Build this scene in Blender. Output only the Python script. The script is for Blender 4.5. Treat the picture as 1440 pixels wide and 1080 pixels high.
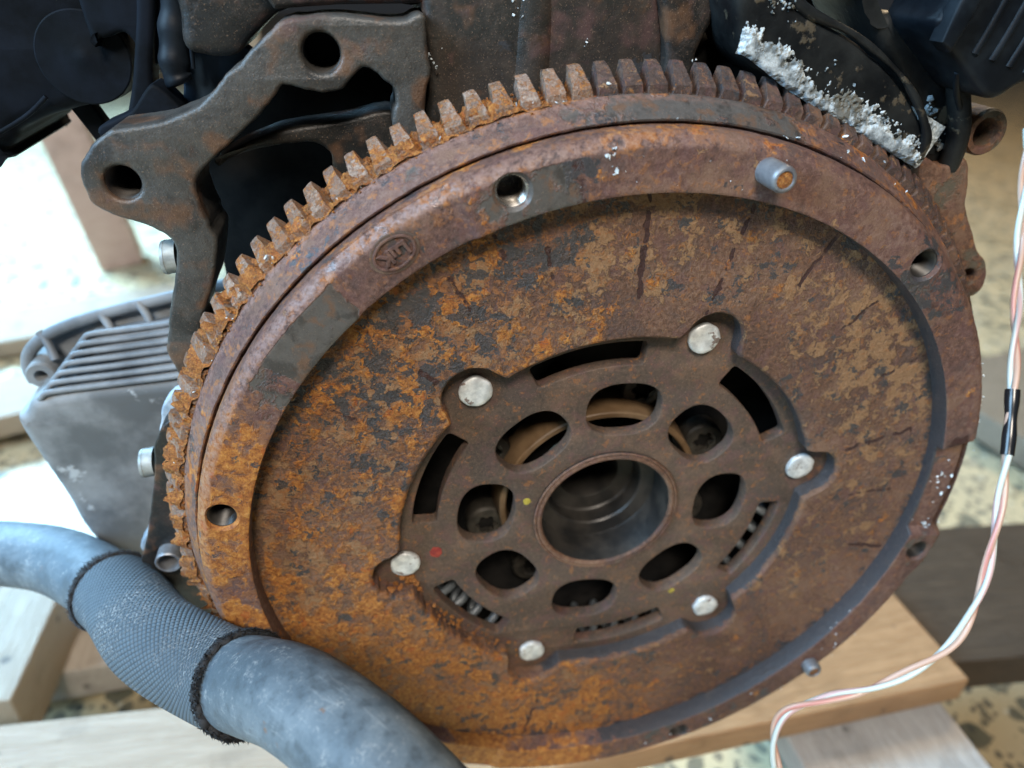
import bpy, bmesh, math, random
import numpy as np
from mathutils import Vector, Matrix

# ------------------------------------------------------------------ scene, camera, light
for o in list(bpy.data.objects): bpy.data.objects.remove(o)
scene = bpy.context.scene
COL = scene.collection

# All shapes are laid out in the flywheel's own frame, in millimetres:
# u to the right, v up, w along the flywheel axis towards the viewer.
def V(u, v, w): return Vector((u, -w, v)) * 0.001

cam_data = bpy.data.cameras.new('camera')
cam = bpy.data.objects.new('camera', cam_data); COL.objects.link(cam)
cam_data.sensor_width = 36.0
cam_data.lens = 36.0 * 998.577 / 1440.0
cam_data.clip_start = 0.01; cam_data.clip_end = 60.0
right = Vector((0.98258927, -0.18354749, 0.02878636))
up = Vector((0.071027, 0.51427292, 0.85468037))
back = Vector((-0.17167848, -0.83775515, 0.51835587))
M = Matrix.Identity(4)
for i in range(3):
    M[i][0] = right[i]; M[i][1] = up[i]; M[i][2] = back[i]
M.translation = V(-74.109, 171.527, 170.584)
cam.matrix_world = M
cam_data.dof.use_dof = True
cam_data.dof.focus_distance = 0.205
cam_data.dof.aperture_fstop = 8.0
cam_data.dof.aperture_blades = 0
scene.camera = cam

world = bpy.data.worlds.new('World'); scene.world = world; world.use_nodes = True
bg = world.node_tree.nodes['Background']
bg.inputs[0].default_value = (0.80, 0.88, 1.0, 1); bg.inputs[1].default_value = 0.03

def area(name, loc, target, sx, sy, power, color, spread=180):
    l = bpy.data.lights.new(name, 'AREA'); l.shape = 'RECTANGLE'; l.size = sx; l.size_y = sy
    l.energy = power; l.color = color; l.spread = math.radians(spread)
    o = bpy.data.objects.new(name, l); COL.objects.link(o)
    o.location = loc
    o.rotation_euler = (Vector(target) - Vector(loc)).to_track_quat('-Z', 'Y').to_euler()
    return o
# cool daylight from the open door, up and to the left of the engine
area('door_daylight', (-1.50, -0.42, 1.00), (0, 0, 0), 1.1, 0.9, 70.0, (0.42, 0.70, 1.0))
# daylight falling on the floor behind, from the left rear
area('rear_daylight', (-2.0, 2.3, 1.7), (-0.85, 1.25, -0.33), 1.4, 1.0, 125.0, (0.36, 0.68, 1.0), 70)
# the workshop's lamp, warm, in front and above
area('ceiling_lamp', (-0.22, -1.0, 1.25), (0, 0, 0), 0.45, 0.3, 31.0, (1.0, 0.89, 0.77))

# added light, no lamp seen there, to brighten the floor at the right rear
area('added_floor_light', (1.5, 1.4, 1.7), (1.1, 1.0, -0.33), 0.6, 0.4, 40.0, (1.0, 0.76, 0.48))

scene.view_settings.view_transform = 'Standard'; scene.view_settings.look = 'None'
scene.view_settings.exposure = -0.15; scene.view_settings.gamma = 1.0
scene.view_settings.use_curve_mapping = False
scene.render.engine = 'CYCLES'
scene.cycles.max_bounces = 4
scene.cycles.adaptive_threshold = 0.03

# ------------------------------------------------------------------ outlines measured in the flywheel frame (mm)
FLANGE = [(-149.9, 117.7), (-147.7, 122.8), (-143.7, 127.2), (-138.8, 129.8), (-131.8, 130.7), (-123.6, 132.7), (-115.9, 136.5), (-110.3, 141.8), (-104.7, 146.5), (-99.7, 150.8), (-93.0, 155.7), (-80.8, 156.8), (-64.9, 156.1), (-58.3, 157.5), (-57.8, 150.9), (-56.9, 144.1), (-58.0, 139.6), (-58.9, 131.4), (-59.1, 113.8), (-88.4, 79.6), (-121.2, 57.0), (-129.3, 47.1), (-136.3, 53.0), (-139.5, 62.7), (-138.8, 68.3), (-135.4, 79.9), (-131.8, 90.9), (-130.5, 98.1), (-135.2, 103.3), (-145.9, 108.0), (-149.1, 111.4)] # w -35
CAV = [(-121.9, 113.2), (-119.2, 119.0), (-114.9, 122.7), (-106.4, 129.9), (-100.2, 135.2), (-96.1, 139.6), (-94.2, 140.3), (-89.8, 139.1), (-84.4, 138.6), (-80.7, 139.6), (-76.7, 143.5), (-73.8, 144.5), (-70.8, 143.5), (-69.4, 141.7), (-67.1, 139.6), (-66.7, 136.0), (-67.8, 131.4), (-67.4, 120.0), (-84.4, 99.8), (-102.4, 85.0), (-115.9, 76.4), (-128.3, 70.0), (-122.4, 86.0), (-119.1, 97.9), (-120.0, 103.6)] # w -35
WEB = [(-118.4, 117.7), (-109.9, 122.9), (-97.7, 127.0), (-81.8, 129.4), (-64.7, 131.2), (-65.6, 113.0), (-83.3, 113.3), (-86.1, 120.6), (-91.7, 123.2), (-106.3, 121.5)] # w -46
UPPER = [(-108.6, 145.4), (-105.3, 148.9), (-94.2, 155.9), (-81.1, 157.5), (-56.3, 159.1), (-55.8, 173.2), (-117.9, 171.3), (-120.4, 158.7), (-120.6, 147.4), (-107.4, 147.1)] # w -50
RBLOCK = [(-56.6, 170.0), (-57.8, 157.0), (-56.9, 143.1), (-58.8, 116.0), (16.0, 123.2), (11.4, 150.9), (6.7, 171.8)] # w -42
RPLATE = [(5.1, 171.8), (9.8, 151.3), (13.7, 124.1), (20.6, 134.3), (19.3, 145.5), (19.8, 151.4), (22.8, 158.6), (21.6, 172.2)] # w -38
LPLATE = [(-142.9, 40.2), (-150.3, 31.1), (-152.7, 21.1), (-156.1, 9.2), (-162.1, -9.6), (-165.8, -19.4), (-162.8, -23.4), (-156.2, -47.9), (-141.6, -66.3), (-127.8, -29.0), (-124.7, 35.6)] # w -35
HOUSING = [(-206.4, 19.6), (-195.2, 30.9), (-152.5, 31.8), (-154.9, 7.9), (-164.4, -19.1), (-177.9, -56.6), (-182.0, -55.9), (-197.2, -39.4), (-201.0, -14.5)] # w -70
FINS = [(-194.9, 29.3), (-181.1, 47.4), (-147.8, 53.7), (-153.2, 27.2)] # w -75
RIM = [(-207.8, 30.8), (-204.4, 38.3), (-196.3, 45.3), (-181.8, 48.9), (-151.7, 54.5)] # w -95
MASS = [(-198.3, 110.1), (-185.2, 114.6), (-180.5, 118.3), (-179.0, 120.8), (-170.5, 124.4), (-160.2, 126.4), (-149.8, 128.4), (-143.3, 134.4), (-141.9, 142.2), (-142.1, 147.9), (-147.7, 148.7), (-143.9, 167.3), (-179.4, 166.3)] # w -75
STRUT = [(-132.6, 167.7), (-139.7, 139.0), (-143.8, 126.2), (-138.6, 126.2), (-134.8, 139.0), (-128.9, 167.8)] # w -70
LEG = [(-167.0, 125.8), (-159.5, 113.6), (-155.4, 116.9), (-159.6, 125.7)] # w -90
WEDGE = [(-132.1, 137.8), (-125.9, 128.9), (-141.3, 126.1), (-147.5, 123.3), (-148.6, 126.6), (-139.2, 130.9)] # w -55
BOOT = [(-128.3, 154.6), (-128.9, 143.1), (-127.2, 137.0), (-124.3, 138.2), (-121.8, 141.4), (-121.8, 147.7), (-121.7, 154.8)] # w -60
BLUE = [(-123.7, 145.7), (-108.6, 145.9), (-108.3, 141.7), (-118.9, 132.0), (-128.2, 129.0), (-125.7, 135.9)] # w -65
CBR = [(18.6, 172.3), (25.2, 150.7), (39.7, 142.0), (57.3, 133.5), (70.6, 127.4), (89.3, 121.4), (88.2, 129.3), (74.4, 142.9), (55.6, 153.6), (34.3, 163.3), (22.4, 172.4)] # w -20
CBR2 = [(58.1, 173.3), (63.4, 159.9), (82.2, 141.4), (96.8, 127.0), (97.9, 118.8), (107.6, 113.6), (114.5, 119.2), (113.3, 131.1), (97.5, 145.4), (88.6, 152.9), (83.2, 158.0), (73.8, 160.0), (69.0, 159.9), (64.0, 165.1)] # w -30
CONN = [(72.0, 157.3), (72.9, 161.4), (74.7, 164.6), (71.0, 173.8), (102.6, 174.7), (117.1, 146.3), (104.6, 143.5), (96.4, 138.9), (79.7, 149.7)] # w -10
EARR = [(93.6, 120.1), (101.7, 118.4), (109.0, 120.5), (113.3, 112.6), (115.2, 105.6), (122.0, 95.8), (126.0, 90.2), (131.4, 85.3), (134.1, 80.0), (134.1, 75.1), (130.6, 72.6), (121.9, 77.9), (101.5, 99.0)] # w -25
HOSE = [(-279.4, -72.5, -114.3), (-242.2, -53.9, -87.0), (-210.1, -45.2, -67.8), (-175.7, -32.7, -32.7), (-155.0, -25.2, -3.5), (-130.5, -18.8, 19.0), (-115.6, -6.7, 34.2), (-102.6, 4.6, 48.7), (-86.9, 10.2, 67.2), (-74.8, 8.9, 81.3), (-61.3, 0.9, 95.3)]
WIRE = [(158.6, 123.3, -56.2), (149.5, 98.5, -36.8), (141.2, 74.7, -17.8), (133.2, 50.3, 1.6), (128.1, 32.6, 13.9), (119.9, 9.4, 29.0), (112.6, -9.0, 38.8), (102.8, -24.1, 43.8), (82.8, -38.4, 43.7), (66.9, -46.1, 40.5), (55.3, -54.1, 38.3), (51.4, -64.3, 41.4), (52.4, -77.2, 49.6), (52.3, -90.1, 57.5)]

# ------------------------------------------------------------------ noise
def _hash(ix, iy, iz, seed):
    h = (ix.astype(np.int64) * 374761393 + iy.astype(np.int64) * 668265263 + iz.astype(np.int64) * 2147483647 + seed * 974634777) & 0xffffffff
    h = ((h ^ (h >> 13)) * 1274126177) & 0xffffffff
    h = ((h ^ (h >> 16)) * 2246822519) & 0xffffffff
    return ((h ^ (h >> 15)) & 0xffffff) / float(0xffffff)
def vnoise(P, seed=0):
    P = np.asarray(P, float); I = np.floor(P).astype(np.int64); F = P - I; F = F * F * (3 - 2 * F)
    r = 0
    for dx in (0, 1):
        for dy in (0, 1):
            for dz in (0, 1):
                wgt = (F[:, 0] if dx else 1 - F[:, 0]) * (F[:, 1] if dy else 1 - F[:, 1]) * (F[:, 2] if dz else 1 - F[:, 2])
                r = r + wgt * _hash(I[:, 0] + dx, I[:, 1] + dy, I[:, 2] + dz, seed)
    return r
def fbm(P, octaves=4, seed=0):
    P = np.asarray(P, float); a = 0.5; s = 0; t = 0
    for k in range(octaves):
        s = s + a * vnoise(P * (2 ** k), seed + 17 * k); t += a; a *= 0.5
    return s / t
def sstep(a, b, x):
    t = np.clip((x - a) / (b - a), 0, 1); return t * t * (3 - 2 * t)

# ------------------------------------------------------------------ object helpers
def fix(o, parent):
    o.parent = parent
    if parent is not None:
        bpy.context.view_layer.update()
        o.matrix_parent_inverse = parent.matrix_world.inverted()
def tag(o, label, cat, group=None, kind=None):
    if label: o['label'] = label
    if cat: o['category'] = cat
    if group: o['group'] = group
    elif cat == 'plank': o['group'] = 'wooden planks under and around the engine'
    elif cat == 'timber post': o['group'] = 'upright timbers behind the engine'
    if kind: o['kind'] = kind
    return o
def thing(name, loc, label, cat, group=None):
    o = bpy.data.objects.new(name, None); COL.objects.link(o); o.location = loc
    o.empty_display_size = 0.02
    return tag(o, label, cat, group)
def mobj(name, verts, faces, mat, parent=None, smooth=40, uvs=None, raw=False):
    """verts in (u,v,w) mm unless raw"""
    me = bpy.data.meshes.new(name)
    a = np.asarray(verts, float)
    if not raw: a = np.stack([a[:, 0], -a[:, 2], a[:, 1]], 1) * 0.001
    me.from_pydata(a.tolist(), [], [tuple(int(i) for i in f) for f in faces])
    if uvs is not None:
        l = me.uv_layers.new(name='UVMap'); uvs = np.asarray(uvs, float)
        idx = np.empty(len(me.loops), int); me.loops.foreach_get('vertex_index', idx)
        l.data.foreach_set('uv', uvs[idx].ravel())
    me.update()
    return link(name, me, mat, parent, smooth)
def link(name, me, mat, parent=None, smooth=40):
    if smooth:
        me.shade_smooth(); me.set_sharp_from_angle(angle=math.radians(smooth))
    o = bpy.data.objects.new(name, me); COL.objects.link(o)
    if mat: me.materials.clear(); me.materials.append(mat)
    fix(o, parent)
    return o
def fattr(o, name, vals):
    a = o.data.attributes.new(name, 'FLOAT', 'POINT'); a.data.foreach_set('value', np.asarray(vals, np.float32))
def uvw(o):
    n = len(o.data.vertices); c = np.empty(n * 3); o.data.vertices.foreach_get('co', c); c = c.reshape(-1, 3) * 1000
    return np.stack([c[:, 0], c[:, 2], -c[:, 1]], 1)
def setuvw(o, P):
    c = np.stack([P[:, 0], -P[:, 2], P[:, 1]], 1) * 0.001
    o.data.vertices.foreach_set('co', c.ravel()); o.data.update()

def catmull(pts, n=6, closed=True):
    pts = [Vector(p) for p in pts]; N = len(pts); out = []
    rng = range(N) if closed else range(N - 1)
    for i in rng:
        if closed: p0, p1, p2, p3 = pts[(i - 1) % N], pts[i], pts[(i + 1) % N], pts[(i + 2) % N]
        else: p0, p1, p2, p3 = pts[max(i - 1, 0)], pts[i], pts[i + 1], pts[min(i + 2, N - 1)]
        for k in range(n):
            t = k / n
            out.append(0.5 * ((2 * p1) + (p2 - p0) * t + (2 * p0 - 5 * p1 + 4 * p2 - p3) * t * t + (3 * p1 - p0 - 3 * p2 + p3) * t ** 3))
    if not closed: out.append(pts[-1])
    return out
def rough_outline(pts, amp, seed, n=6, freq=0.35):
    c = catmull([(p[0], p[1], 0) for p in pts], n); P = np.array([list(p) for p in c])
    dx = fbm(P * freq, 4, seed) - 0.5; dy = fbm(P * freq, 4, seed + 99) - 0.5
    P[:, 0] += 2 * amp * dx; P[:, 1] += 2 * amp * dy
    return P[:, :2].tolist()
def circ(cu, cv, r, n=40): return [(cu + r * math.cos(2 * math.pi * i / n), cv + r * math.sin(2 * math.pi * i / n)) for i in range(n)]
def plate(name, outlines, w_front, thick, bevel, mat, parent=None, smooth=35, bres=2):
    """flat plate in the (u,v) plane with holes and bevelled edges"""
    cu = bpy.data.curves.new('tmp', 'CURVE'); cu.dimensions = '2D'; cu.fill_mode = 'BOTH'
    for pts in outlines:
        s = cu.splines.new('POLY'); s.points.add(len(pts) - 1)
        for i, p in enumerate(pts): s.points[i].co = (p[0], p[1], 0, 1)
        s.use_cyclic_u = True
    cu.extrude = max(thick / 2 - bevel, 0.01); cu.bevel_depth = bevel; cu.bevel_resolution = bres; cu.offset = -bevel
    t = bpy.data.objects.new('tmp', cu); COL.objects.link(t)
    me = bpy.data.meshes.new_from_object(t)
    bpy.data.objects.remove(t); bpy.data.curves.remove(cu)
    n = len(me.vertices); c = np.empty(n * 3); me.vertices.foreach_get('co', c); c = c.reshape(-1, 3)
    c[:, 2] += w_front - thick / 2
    c = np.stack([c[:, 0], -c[:, 2], c[:, 1]], 1) * 0.001
    me.vertices.foreach_set('co', c.ravel()); me.update(); me.name = name
    bm = bmesh.new(); bm.from_mesh(me); bmesh.ops.remove_doubles(bm, verts=bm.verts, dist=1e-7); bm.to_mesh(me); bm.free()
    return link(name, me, mat, parent, smooth)
def lathe(name, prof, mat, parent=None, n=96, centre=(0, 0), smooth=35, closed=False):
    """prof = [(r, w)], revolved about the w axis through centre"""
    vs = []; fs = []; m = len(prof)
    for i in range(n):
        a = 2 * math.pi * i / n; c, s = math.cos(a), math.sin(a)
        for r, w in prof: vs.append((centre[0] + r * c, centre[1] + r * s, w))
    for i in range(n):
        j = (i + 1) % n
        for k in range(m if closed else m - 1):
            l = (k + 1) % m
            fs.append((i * m + k, i * m + l, j * m + l, j * m + k))
    return mobj(name, vs, fs, mat, parent, smooth)
def tube(name, pts, rad, mat, parent=None, seg=32, n=8, smooth=60, cap=True, twist=0.0, raw_pts=False):
    c = pts if raw_pts else catmull(pts, n, closed=False)
    c = [Vector(p) for p in c]; N = len(c)
    T = [(c[min(i + 1, N - 1)] - c[max(i - 1, 0)]).normalized() for i in range(N)]
    nrm = T[0].orthogonal().normalized(); L = 0; vs = []; uv = []; fs = []
    for i in range(N):
        if i: L += (c[i] - c[i - 1]).length
        nrm = (nrm - T[i] * nrm.dot(T[i])).normalized(); b = T[i].cross(nrm)
        r = rad(i / (N - 1)) if callable(rad) else rad
        for k in range(seg + 1):
            a = 2 * math.pi * k / seg
            vs.append(c[i] + (nrm * math.cos(a) + b * math.sin(a)) * r); uv.append((k / seg, L))
    for i in range(N - 1):
        for k in range(seg):
            p = i * (seg + 1) + k; q = p + seg + 1
            fs.append((p, p + 1, q + 1, q))
    if cap:
        fs.append(tuple(range(seg - 1, -1, -1))); fs.append(tuple((N - 1) * (seg + 1) + k for k in range(seg)))
    return mobj(name, [tuple(v) for v in vs], fs, mat, parent, smooth, uv)
_ICO = {}
def ico(sub):
    if sub not in _ICO:
        bm = bmesh.new(); bmesh.ops.create_icosphere(bm, subdivisions=sub, radius=1.0)
        bm.verts.ensure_lookup_table()
        _ICO[sub] = (np.array([list(v.co) for v in bm.verts]), np.array([[v.index for v in f.verts] for f in bm.faces])); bm.free()
    return _ICO[sub]
def lumps(name, items, mat, parent, sub=2, seed=1, rough=0.55, smooth=50):
    """irregular grains: items = [(u,v,w,(sx,sy,sz))]"""
    vs, fs = ico(sub); rng = np.random.RandomState(seed); VV = []; FF = []; off = 0
    for (u, v, w, s) in items:
        q = rng.normal(size=(3, 3)); q, _ = np.linalg.qr(q)
        d = 1 + rough * 2 * (fbm(vs * 1.3 + rng.uniform(-50, 50, 3), 3, seed) - 0.5)
        p = (vs * d[:, None] * np.array(s)) @ q + np.array([u, v, w])
        VV.append(p); FF.append(fs + off); off += len(vs)
    return mobj(name, np.concatenate(VV), np.concatenate(FF), mat, parent, smooth)
def pt(r, deg, w=0.0):
    a = math.radians(deg); return (r * math.cos(a), r * math.sin(a), w)

# ------------------------------------------------------------------ material helpers
class NT:
    def __init__(s, name):
        s.mat = bpy.data.materials.new(name); s.mat.use_nodes = True
        s.t = s.mat.node_tree; s.t.nodes.clear()
        s.out = s.t.nodes.new('ShaderNodeOutputMaterial'); s.bsdf = s.t.nodes.new('ShaderNodeBsdfPrincipled')
        s.t.links.new(s.bsdf.outputs[0], s.out.inputs[0])
    def put(s, sock, val):
        if isinstance(val, bpy.types.NodeSocket): s.t.links.new(val, sock)
        elif val is not None:
            if isinstance(val, (tuple, list)) and len(val) == 3 and sock.type == 'RGBA': val = (*val, 1)
            sock.default_value = val
    def n(s, typ, ins={}, **props):
        nd = s.t.nodes.new('ShaderNode' + typ)
        for k, v in props.items(): setattr(nd, k, v)
        for k, v in ins.items(): s.put(nd.inputs[k], v)
        return nd
    def co(s, scale=1000.0, seed=0.0, rnd=False, stretch=(1, 1, 1)):
        tc = s.n('TexCoord')
        mp = s.n('Mapping', {'Vector': tc.outputs['Object'], 'Scale': tuple(scale * k for k in stretch), 'Location': (seed * 13.7, seed * 7.1, seed * 3.3)})
        v = mp.outputs[0]
        if rnd:
            oi = s.n('ObjectInfo')
            off = s.m('MULTIPLY', oi.outputs['Random'], 700.0)
            v = s.n('VectorMath', {0: v, 1: off}, operation='ADD').outputs[0]
        return v
    def noise(s, vec, scale, detail=4.0, rough=0.55, dist=0.0, col=False):
        nd = s.n('TexNoise', {'Vector': vec, 'Scale': scale, 'Detail': detail, 'Roughness': rough, 'Distortion': dist})
        return nd.outputs['Color' if col else 'Fac'] if col else nd.outputs[0]
    def m(s, op, a, b=None, c=None, clamp=False):
        nd = s.n('Math', operation=op, use_clamp=clamp); s.put(nd.inputs[0], a)
        if b is not None: s.put(nd.inputs[1], b)
        if c is not None: s.put(nd.inputs[2], c)
        return nd.outputs[0]
    def step(s, v, lo, hi):
        nd = s.n('MapRange', {0: v, 1: lo, 2: hi, 3: 0.0, 4: 1.0}, interpolation_type='SMOOTHSTEP'); return nd.outputs[0]
    def mix(s, f, a, b, blend='MIX'):
        nd = s.n('Mix', data_type='RGBA', blend_type=blend, clamp_factor=True)
        s.put(nd.inputs[0], f); s.put(nd.inputs[6], a); s.put(nd.inputs[7], b); return nd.outputs[2]
    def ramp(s, f, stops):
        nd = s.n('ValToRGB', {0: f}); r = nd.color_ramp
        while len(r.elements) < len(stops): r.elements.new(0.5)
        for e, (p, c) in zip(r.elements, stops): e.position = p; e.color = (*c, 1)
        return nd.outputs[0]
    def attr(s, name): return s.n('Attribute', attribute_name=name).outputs['Fac']
    def bump(s, h, dist, strength=1.0, normal=None):
        nd = s.n('Bump', {'Height': h, 'Distance': dist, 'Strength': strength})
        if normal is not None: s.put(nd.inputs['Normal'], normal)
        return nd.outputs[0]
    def fin(s, color=None, rough=None, normal=None, metal=0.0, spec=0.5):
        b = s.bsdf.inputs
        s.put(b['Base Color'], color); s.put(b['Roughness'], rough); s.put(b['Metallic'], metal); s.put(b['Specular IOR Level'], spec)
        if normal is not None: s.put(b['Normal'], normal)
        return s.mat

def rust(name, seed=0.0, orange=0.0, tan=0.0, dark=0.0, grey=0.0, size=1.0, bump=0.5, rnd=False,
         base=((0.040, 0.021, 0.015), (0.130, 0.066, 0.040), (0.215, 0.128, 0.086)),
         greyc=((0.058, 0.054, 0.050), (0.112, 0.104, 0.095)), wet=0.0, cloud=1.0, fleck=1.0, gflat=0.75):
    s = NT(name); P = s.co(1000.0, seed, rnd)
    warp = s.noise(P, 0.25 / size, 2, 0.6, col=True)
    P2 = s.n('VectorMath', {0: warp, 1: (5.0, 5.0, 5.0)}, operation='MULTIPLY').outputs[0]
    P2 = s.n('VectorMath', {0: P, 1: P2}, operation='ADD').outputs[0]
    big = s.noise(P, 0.022 / size, 2, 0.5)
    n1 = s.noise(P2, 0.12 / size, 5, 0.70)
    n1b = s.noise(P2, 0.085 / size, 5, 0.70)
    n1c = s.noise(s.n('VectorMath', {0: P2, 1: (91.0, 17.0, 53.0)}, operation='ADD').outputs[0], 0.13 / size, 4, 0.70)
    n1d = s.noise(s.n('VectorMath', {0: P2, 1: (31.0, 77.0, 3.0)}, operation='ADD').outputs[0], 0.16 / size, 3, 0.6)
    n2 = s.noise(P, 0.60 / size, 4, 0.72)
    n3 = s.noise(P, 2.6, 2, 0.6)
    n5 = s.noise(s.n('VectorMath', {0: P2, 1: (3.0, 41.0, 19.0)}, operation='ADD').outputs[0], 0.33 / size, 3, 0.7)
    col = s.ramp(s.m('ADD', s.m('MULTIPLY', n2, 0.65), s.m('MULTIPLY', big, 0.35)), [(0.34, base[0]), (0.50, base[1]), (0.64, base[2])])
    # mauve film
    col = s.mix(s.m('MULTIPLY', s.step(n1d, 0.50, 0.62), 0.45), col, (0.120, 0.058, 0.056))
    cl = s.noise(s.n('VectorMath', {0: P2, 1: (7.0, 61.0, 29.0)}, operation='ADD').outputs[0], 0.055 / size, 4, 0.66)
    col = s.mix(s.m('MULTIPLY', s.step(cl, 0.50, 0.66), 0.55 * cloud), col, (0.205, 0.122, 0.078))
    col = s.mix(s.m('MULTIPLY', s.step(cl, 0.47, 0.34), 0.55 * cloud), col, (0.062, 0.045, 0.042))
    # tan crusty flakes
    ta = s.m('ADD', s.attr('tan'), tan)
    tm = s.step(s.m('ADD', n1, s.m('MULTIPLY', ta, 0.16)), 0.585, 0.615)
    tancol = s.mix(n2, (0.16, 0.080, 0.038), (0.40, 0.240, 0.115))
    col = s.mix(s.m('MULTIPLY', tm, 0.8), col, tancol)
    # orange rust
    oa = s.m('ADD', s.attr('orange'), orange)
    osum = s.m('ADD', n1b, s.m('MULTIPLY', oa, 0.22))
    om = s.step(osum, 0.57, 0.645)
    oc = s.ramp(s.m('ADD', s.m('MULTIPLY', n2, 0.7), s.m('MULTIPLY', n5, 0.3)), [(0.34, (0.095, 0.030, 0.010)), (0.46, (0.29, 0.100, 0.020)), (0.57, (0.44, 0.185, 0.036)), (0.70, (0.58, 0.33, 0.10))])
    # thin flecks of orange everywhere
    fl_ = s.step(s.m('ADD', n5, s.m('MULTIPLY', oa, 0.16)), 0.53, 0.62)
    col = s.mix(s.m('MULTIPLY', fl_, 0.75 * fleck), col, s.mix(n2, (0.15, 0.052, 0.020), (0.40, 0.175, 0.055)))
    col = s.mix(om, col, oc)
    hot = s.m('MULTIPLY', s.step(n1d, 0.60, 0.66), om)
    col = s.mix(s.m('MULTIPLY', hot, 0.7), col, (0.36, 0.085, 0.012))
    # dark scale where flakes came off; its blue also paints the inner wall's sheen
    da = s.m('ADD', s.attr('dark'), dark)
    dm = s.step(s.m('ADD', n1c, s.m('MULTIPLY', da, 0.20)), 0.60, 0.625)
    dcol = s.mix(n3, (0.022, 0.026, 0.033), (0.055, 0.060, 0.066))
    col = s.mix(s.m('MULTIPLY', dm, 0.9), col, dcol)
    # bare machined steel
    ga = s.m('ADD', s.attr('grey'), grey)
    gm = s.step(s.m('ADD', ga, s.m('MULTIPLY', s.m('SUBTRACT', n1, 0.5), 2.0)), 0.40, 0.64)
    gcol = s.mix(n2, greyc[0], greyc[1])
    gcol = s.mix(s.m('MULTIPLY', s.step(n1d, 0.52, 0.66), 0.65), gcol, (0.15, 0.075, 0.038))
    gcol = s.mix(s.m('MULTIPLY', s.step(n1c, 0.50, 0.62), 0.55), gcol, tuple(k * 0.35 for k in greyc[0]))
    col = s.mix(gm, col, gcol)
    sh = s.m('MULTIPLY', s.attr('painted_sheen'), s.step(n2, 0.35, 0.6))  # highlight on the upper-left edges painted into the colour
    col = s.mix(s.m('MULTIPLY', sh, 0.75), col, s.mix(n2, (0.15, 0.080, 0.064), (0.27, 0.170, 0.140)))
    # speckle and pits
    col = s.mix(s.m('MULTIPLY', s.step(n3, 0.62, 0.72), 0.45), col, (0.33, 0.22, 0.15))
    col = s.mix(s.m('MULTIPLY', s.step(n3, 0.40, 0.30), 0.55), col, (0.030, 0.016, 0.012))
    st = s.attr('stain')
    stm = s.step(s.m('ADD', st, s.m('MULTIPLY', s.m('SUBTRACT', n2, 0.5), 1.2)), 0.40, 0.60)
    col = s.mix(stm, col, s.mix(n3, (0.018, 0.012, 0.014), (0.07, 0.022, 0.014)))
    h = s.m('MULTIPLY', n2, 0.9)
    h = s.m('ADD', h, s.m('MULTIPLY', n3, 0.30))
    h = s.m('ADD', h, s.m('MULTIPLY', tm, 0.40))
    h = s.m('ADD', h, s.m('MULTIPLY', om, 0.35))
    h = s.m('ADD', h, s.m('MULTIPLY', n5, 0.6))
    h = s.m('SUBTRACT', h, s.m('MULTIPLY', stm, 0.6))
    flat = s.m('SUBTRACT', 1.0, s.m('MULTIPLY', gm, gflat))
    h = s.m('MULTIPLY', h, flat)
    nb = s.bump(h, 0.001 * bump)
    ro = s.m('SUBTRACT', 0.80, s.m('MULTIPLY', s.m('MAXIMUM', gm, dm), 0.30))
    ro = s.m('SUBTRACT', ro, s.m('MULTIPLY', n3, 0.15 + wet))
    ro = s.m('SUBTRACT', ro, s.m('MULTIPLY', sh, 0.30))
    return s.fin(col, ro, nb, 0.0, 0.5)

def simple(name, c0, c1, scale=0.3, rough=0.5, bump=0.1, metal=0.0, seed=0.0, spot=None, spotth=0.62, spec=0.5, spots=0.25, detail=5, bscale=None, rnd=False):
    s = NT(name); P = s.co(1000.0, seed, rnd)
    a = s.noise(P, scale, detail, 0.62); b = s.noise(P, scale * 6, 3, 0.6)
    col = s.mix(s.step(a, 0.35, 0.65), c0, c1)
    ro = s.m('ADD', rough - 0.12, s.m('MULTIPLY', a, 0.24))
    h = s.m('ADD', s.m('MULTIPLY', a, 0.6), s.m('MULTIPLY', b, 0.5))
    if spot is not None:
        sn = s.noise(s.n('VectorMath', {0: P, 1: (44.0, 9.0, 71.0)}, operation='ADD').outputs[0], spots, 6, 0.65)
        sm = s.step(sn, spotth, spotth + 0.05); col = s.mix(s.m('MULTIPLY', sm, 0.85), col, spot)
        h = s.m('ADD', h, s.m('MULTIPLY', sm, 0.4))
    return s.fin(col, ro, s.bump(h, 0.001 * bump), metal, spec)

def wood(name, c0, c1, seed=0.0, axis='x', knots=True, rough=0.6, dirt=0.0, edge=None):
    s = NT(name)
    st = {'x': (0.06, 1, 1), 'y': (1, 0.06, 1)}[axis]
    P = s.co(1000.0, seed, stretch=st); Q = s.co(1000.0, seed)
    warp = s.noise(Q, 0.008, 2, 0.5)
    a = s.noise(P, 0.14, 5, 0.65, 0.6); b = s.noise(P, 0.9, 3, 0.6)
    rings = s.m('SINE', s.m('MULTIPLY', s.m('ADD', a, s.m('MULTIPLY', warp, 0.6)), 42.0))
    g = s.m('ADD', s.m('MULTIPLY', s.m('ADD', s.m('MULTIPLY', rings, 0.5), 0.5), 0.45), s.m('MULTIPLY', b, 0.55))
    col = s.mix(g, c0, c1)
    d = s.noise(Q, 0.03, 5, 0.6)
    col = s.mix(s.m('MULTIPLY', s.step(d, 0.52, 0.70), 0.35 + dirt), col, tuple(k * 0.45 for k in c0))
    v = s.n('TexVoronoi', {'Vector': Q, 'Scale': 0.035}); sp = s.step(v.outputs['Distance'], 0.13, 0.07)
    if knots: col = s.mix(s.m('MULTIPLY', sp, 0.7), col, (0.05, 0.045, 0.042))
    return s.fin(col, rough, s.bump(g, 0.0004), 0.0, 0.35)

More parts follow.
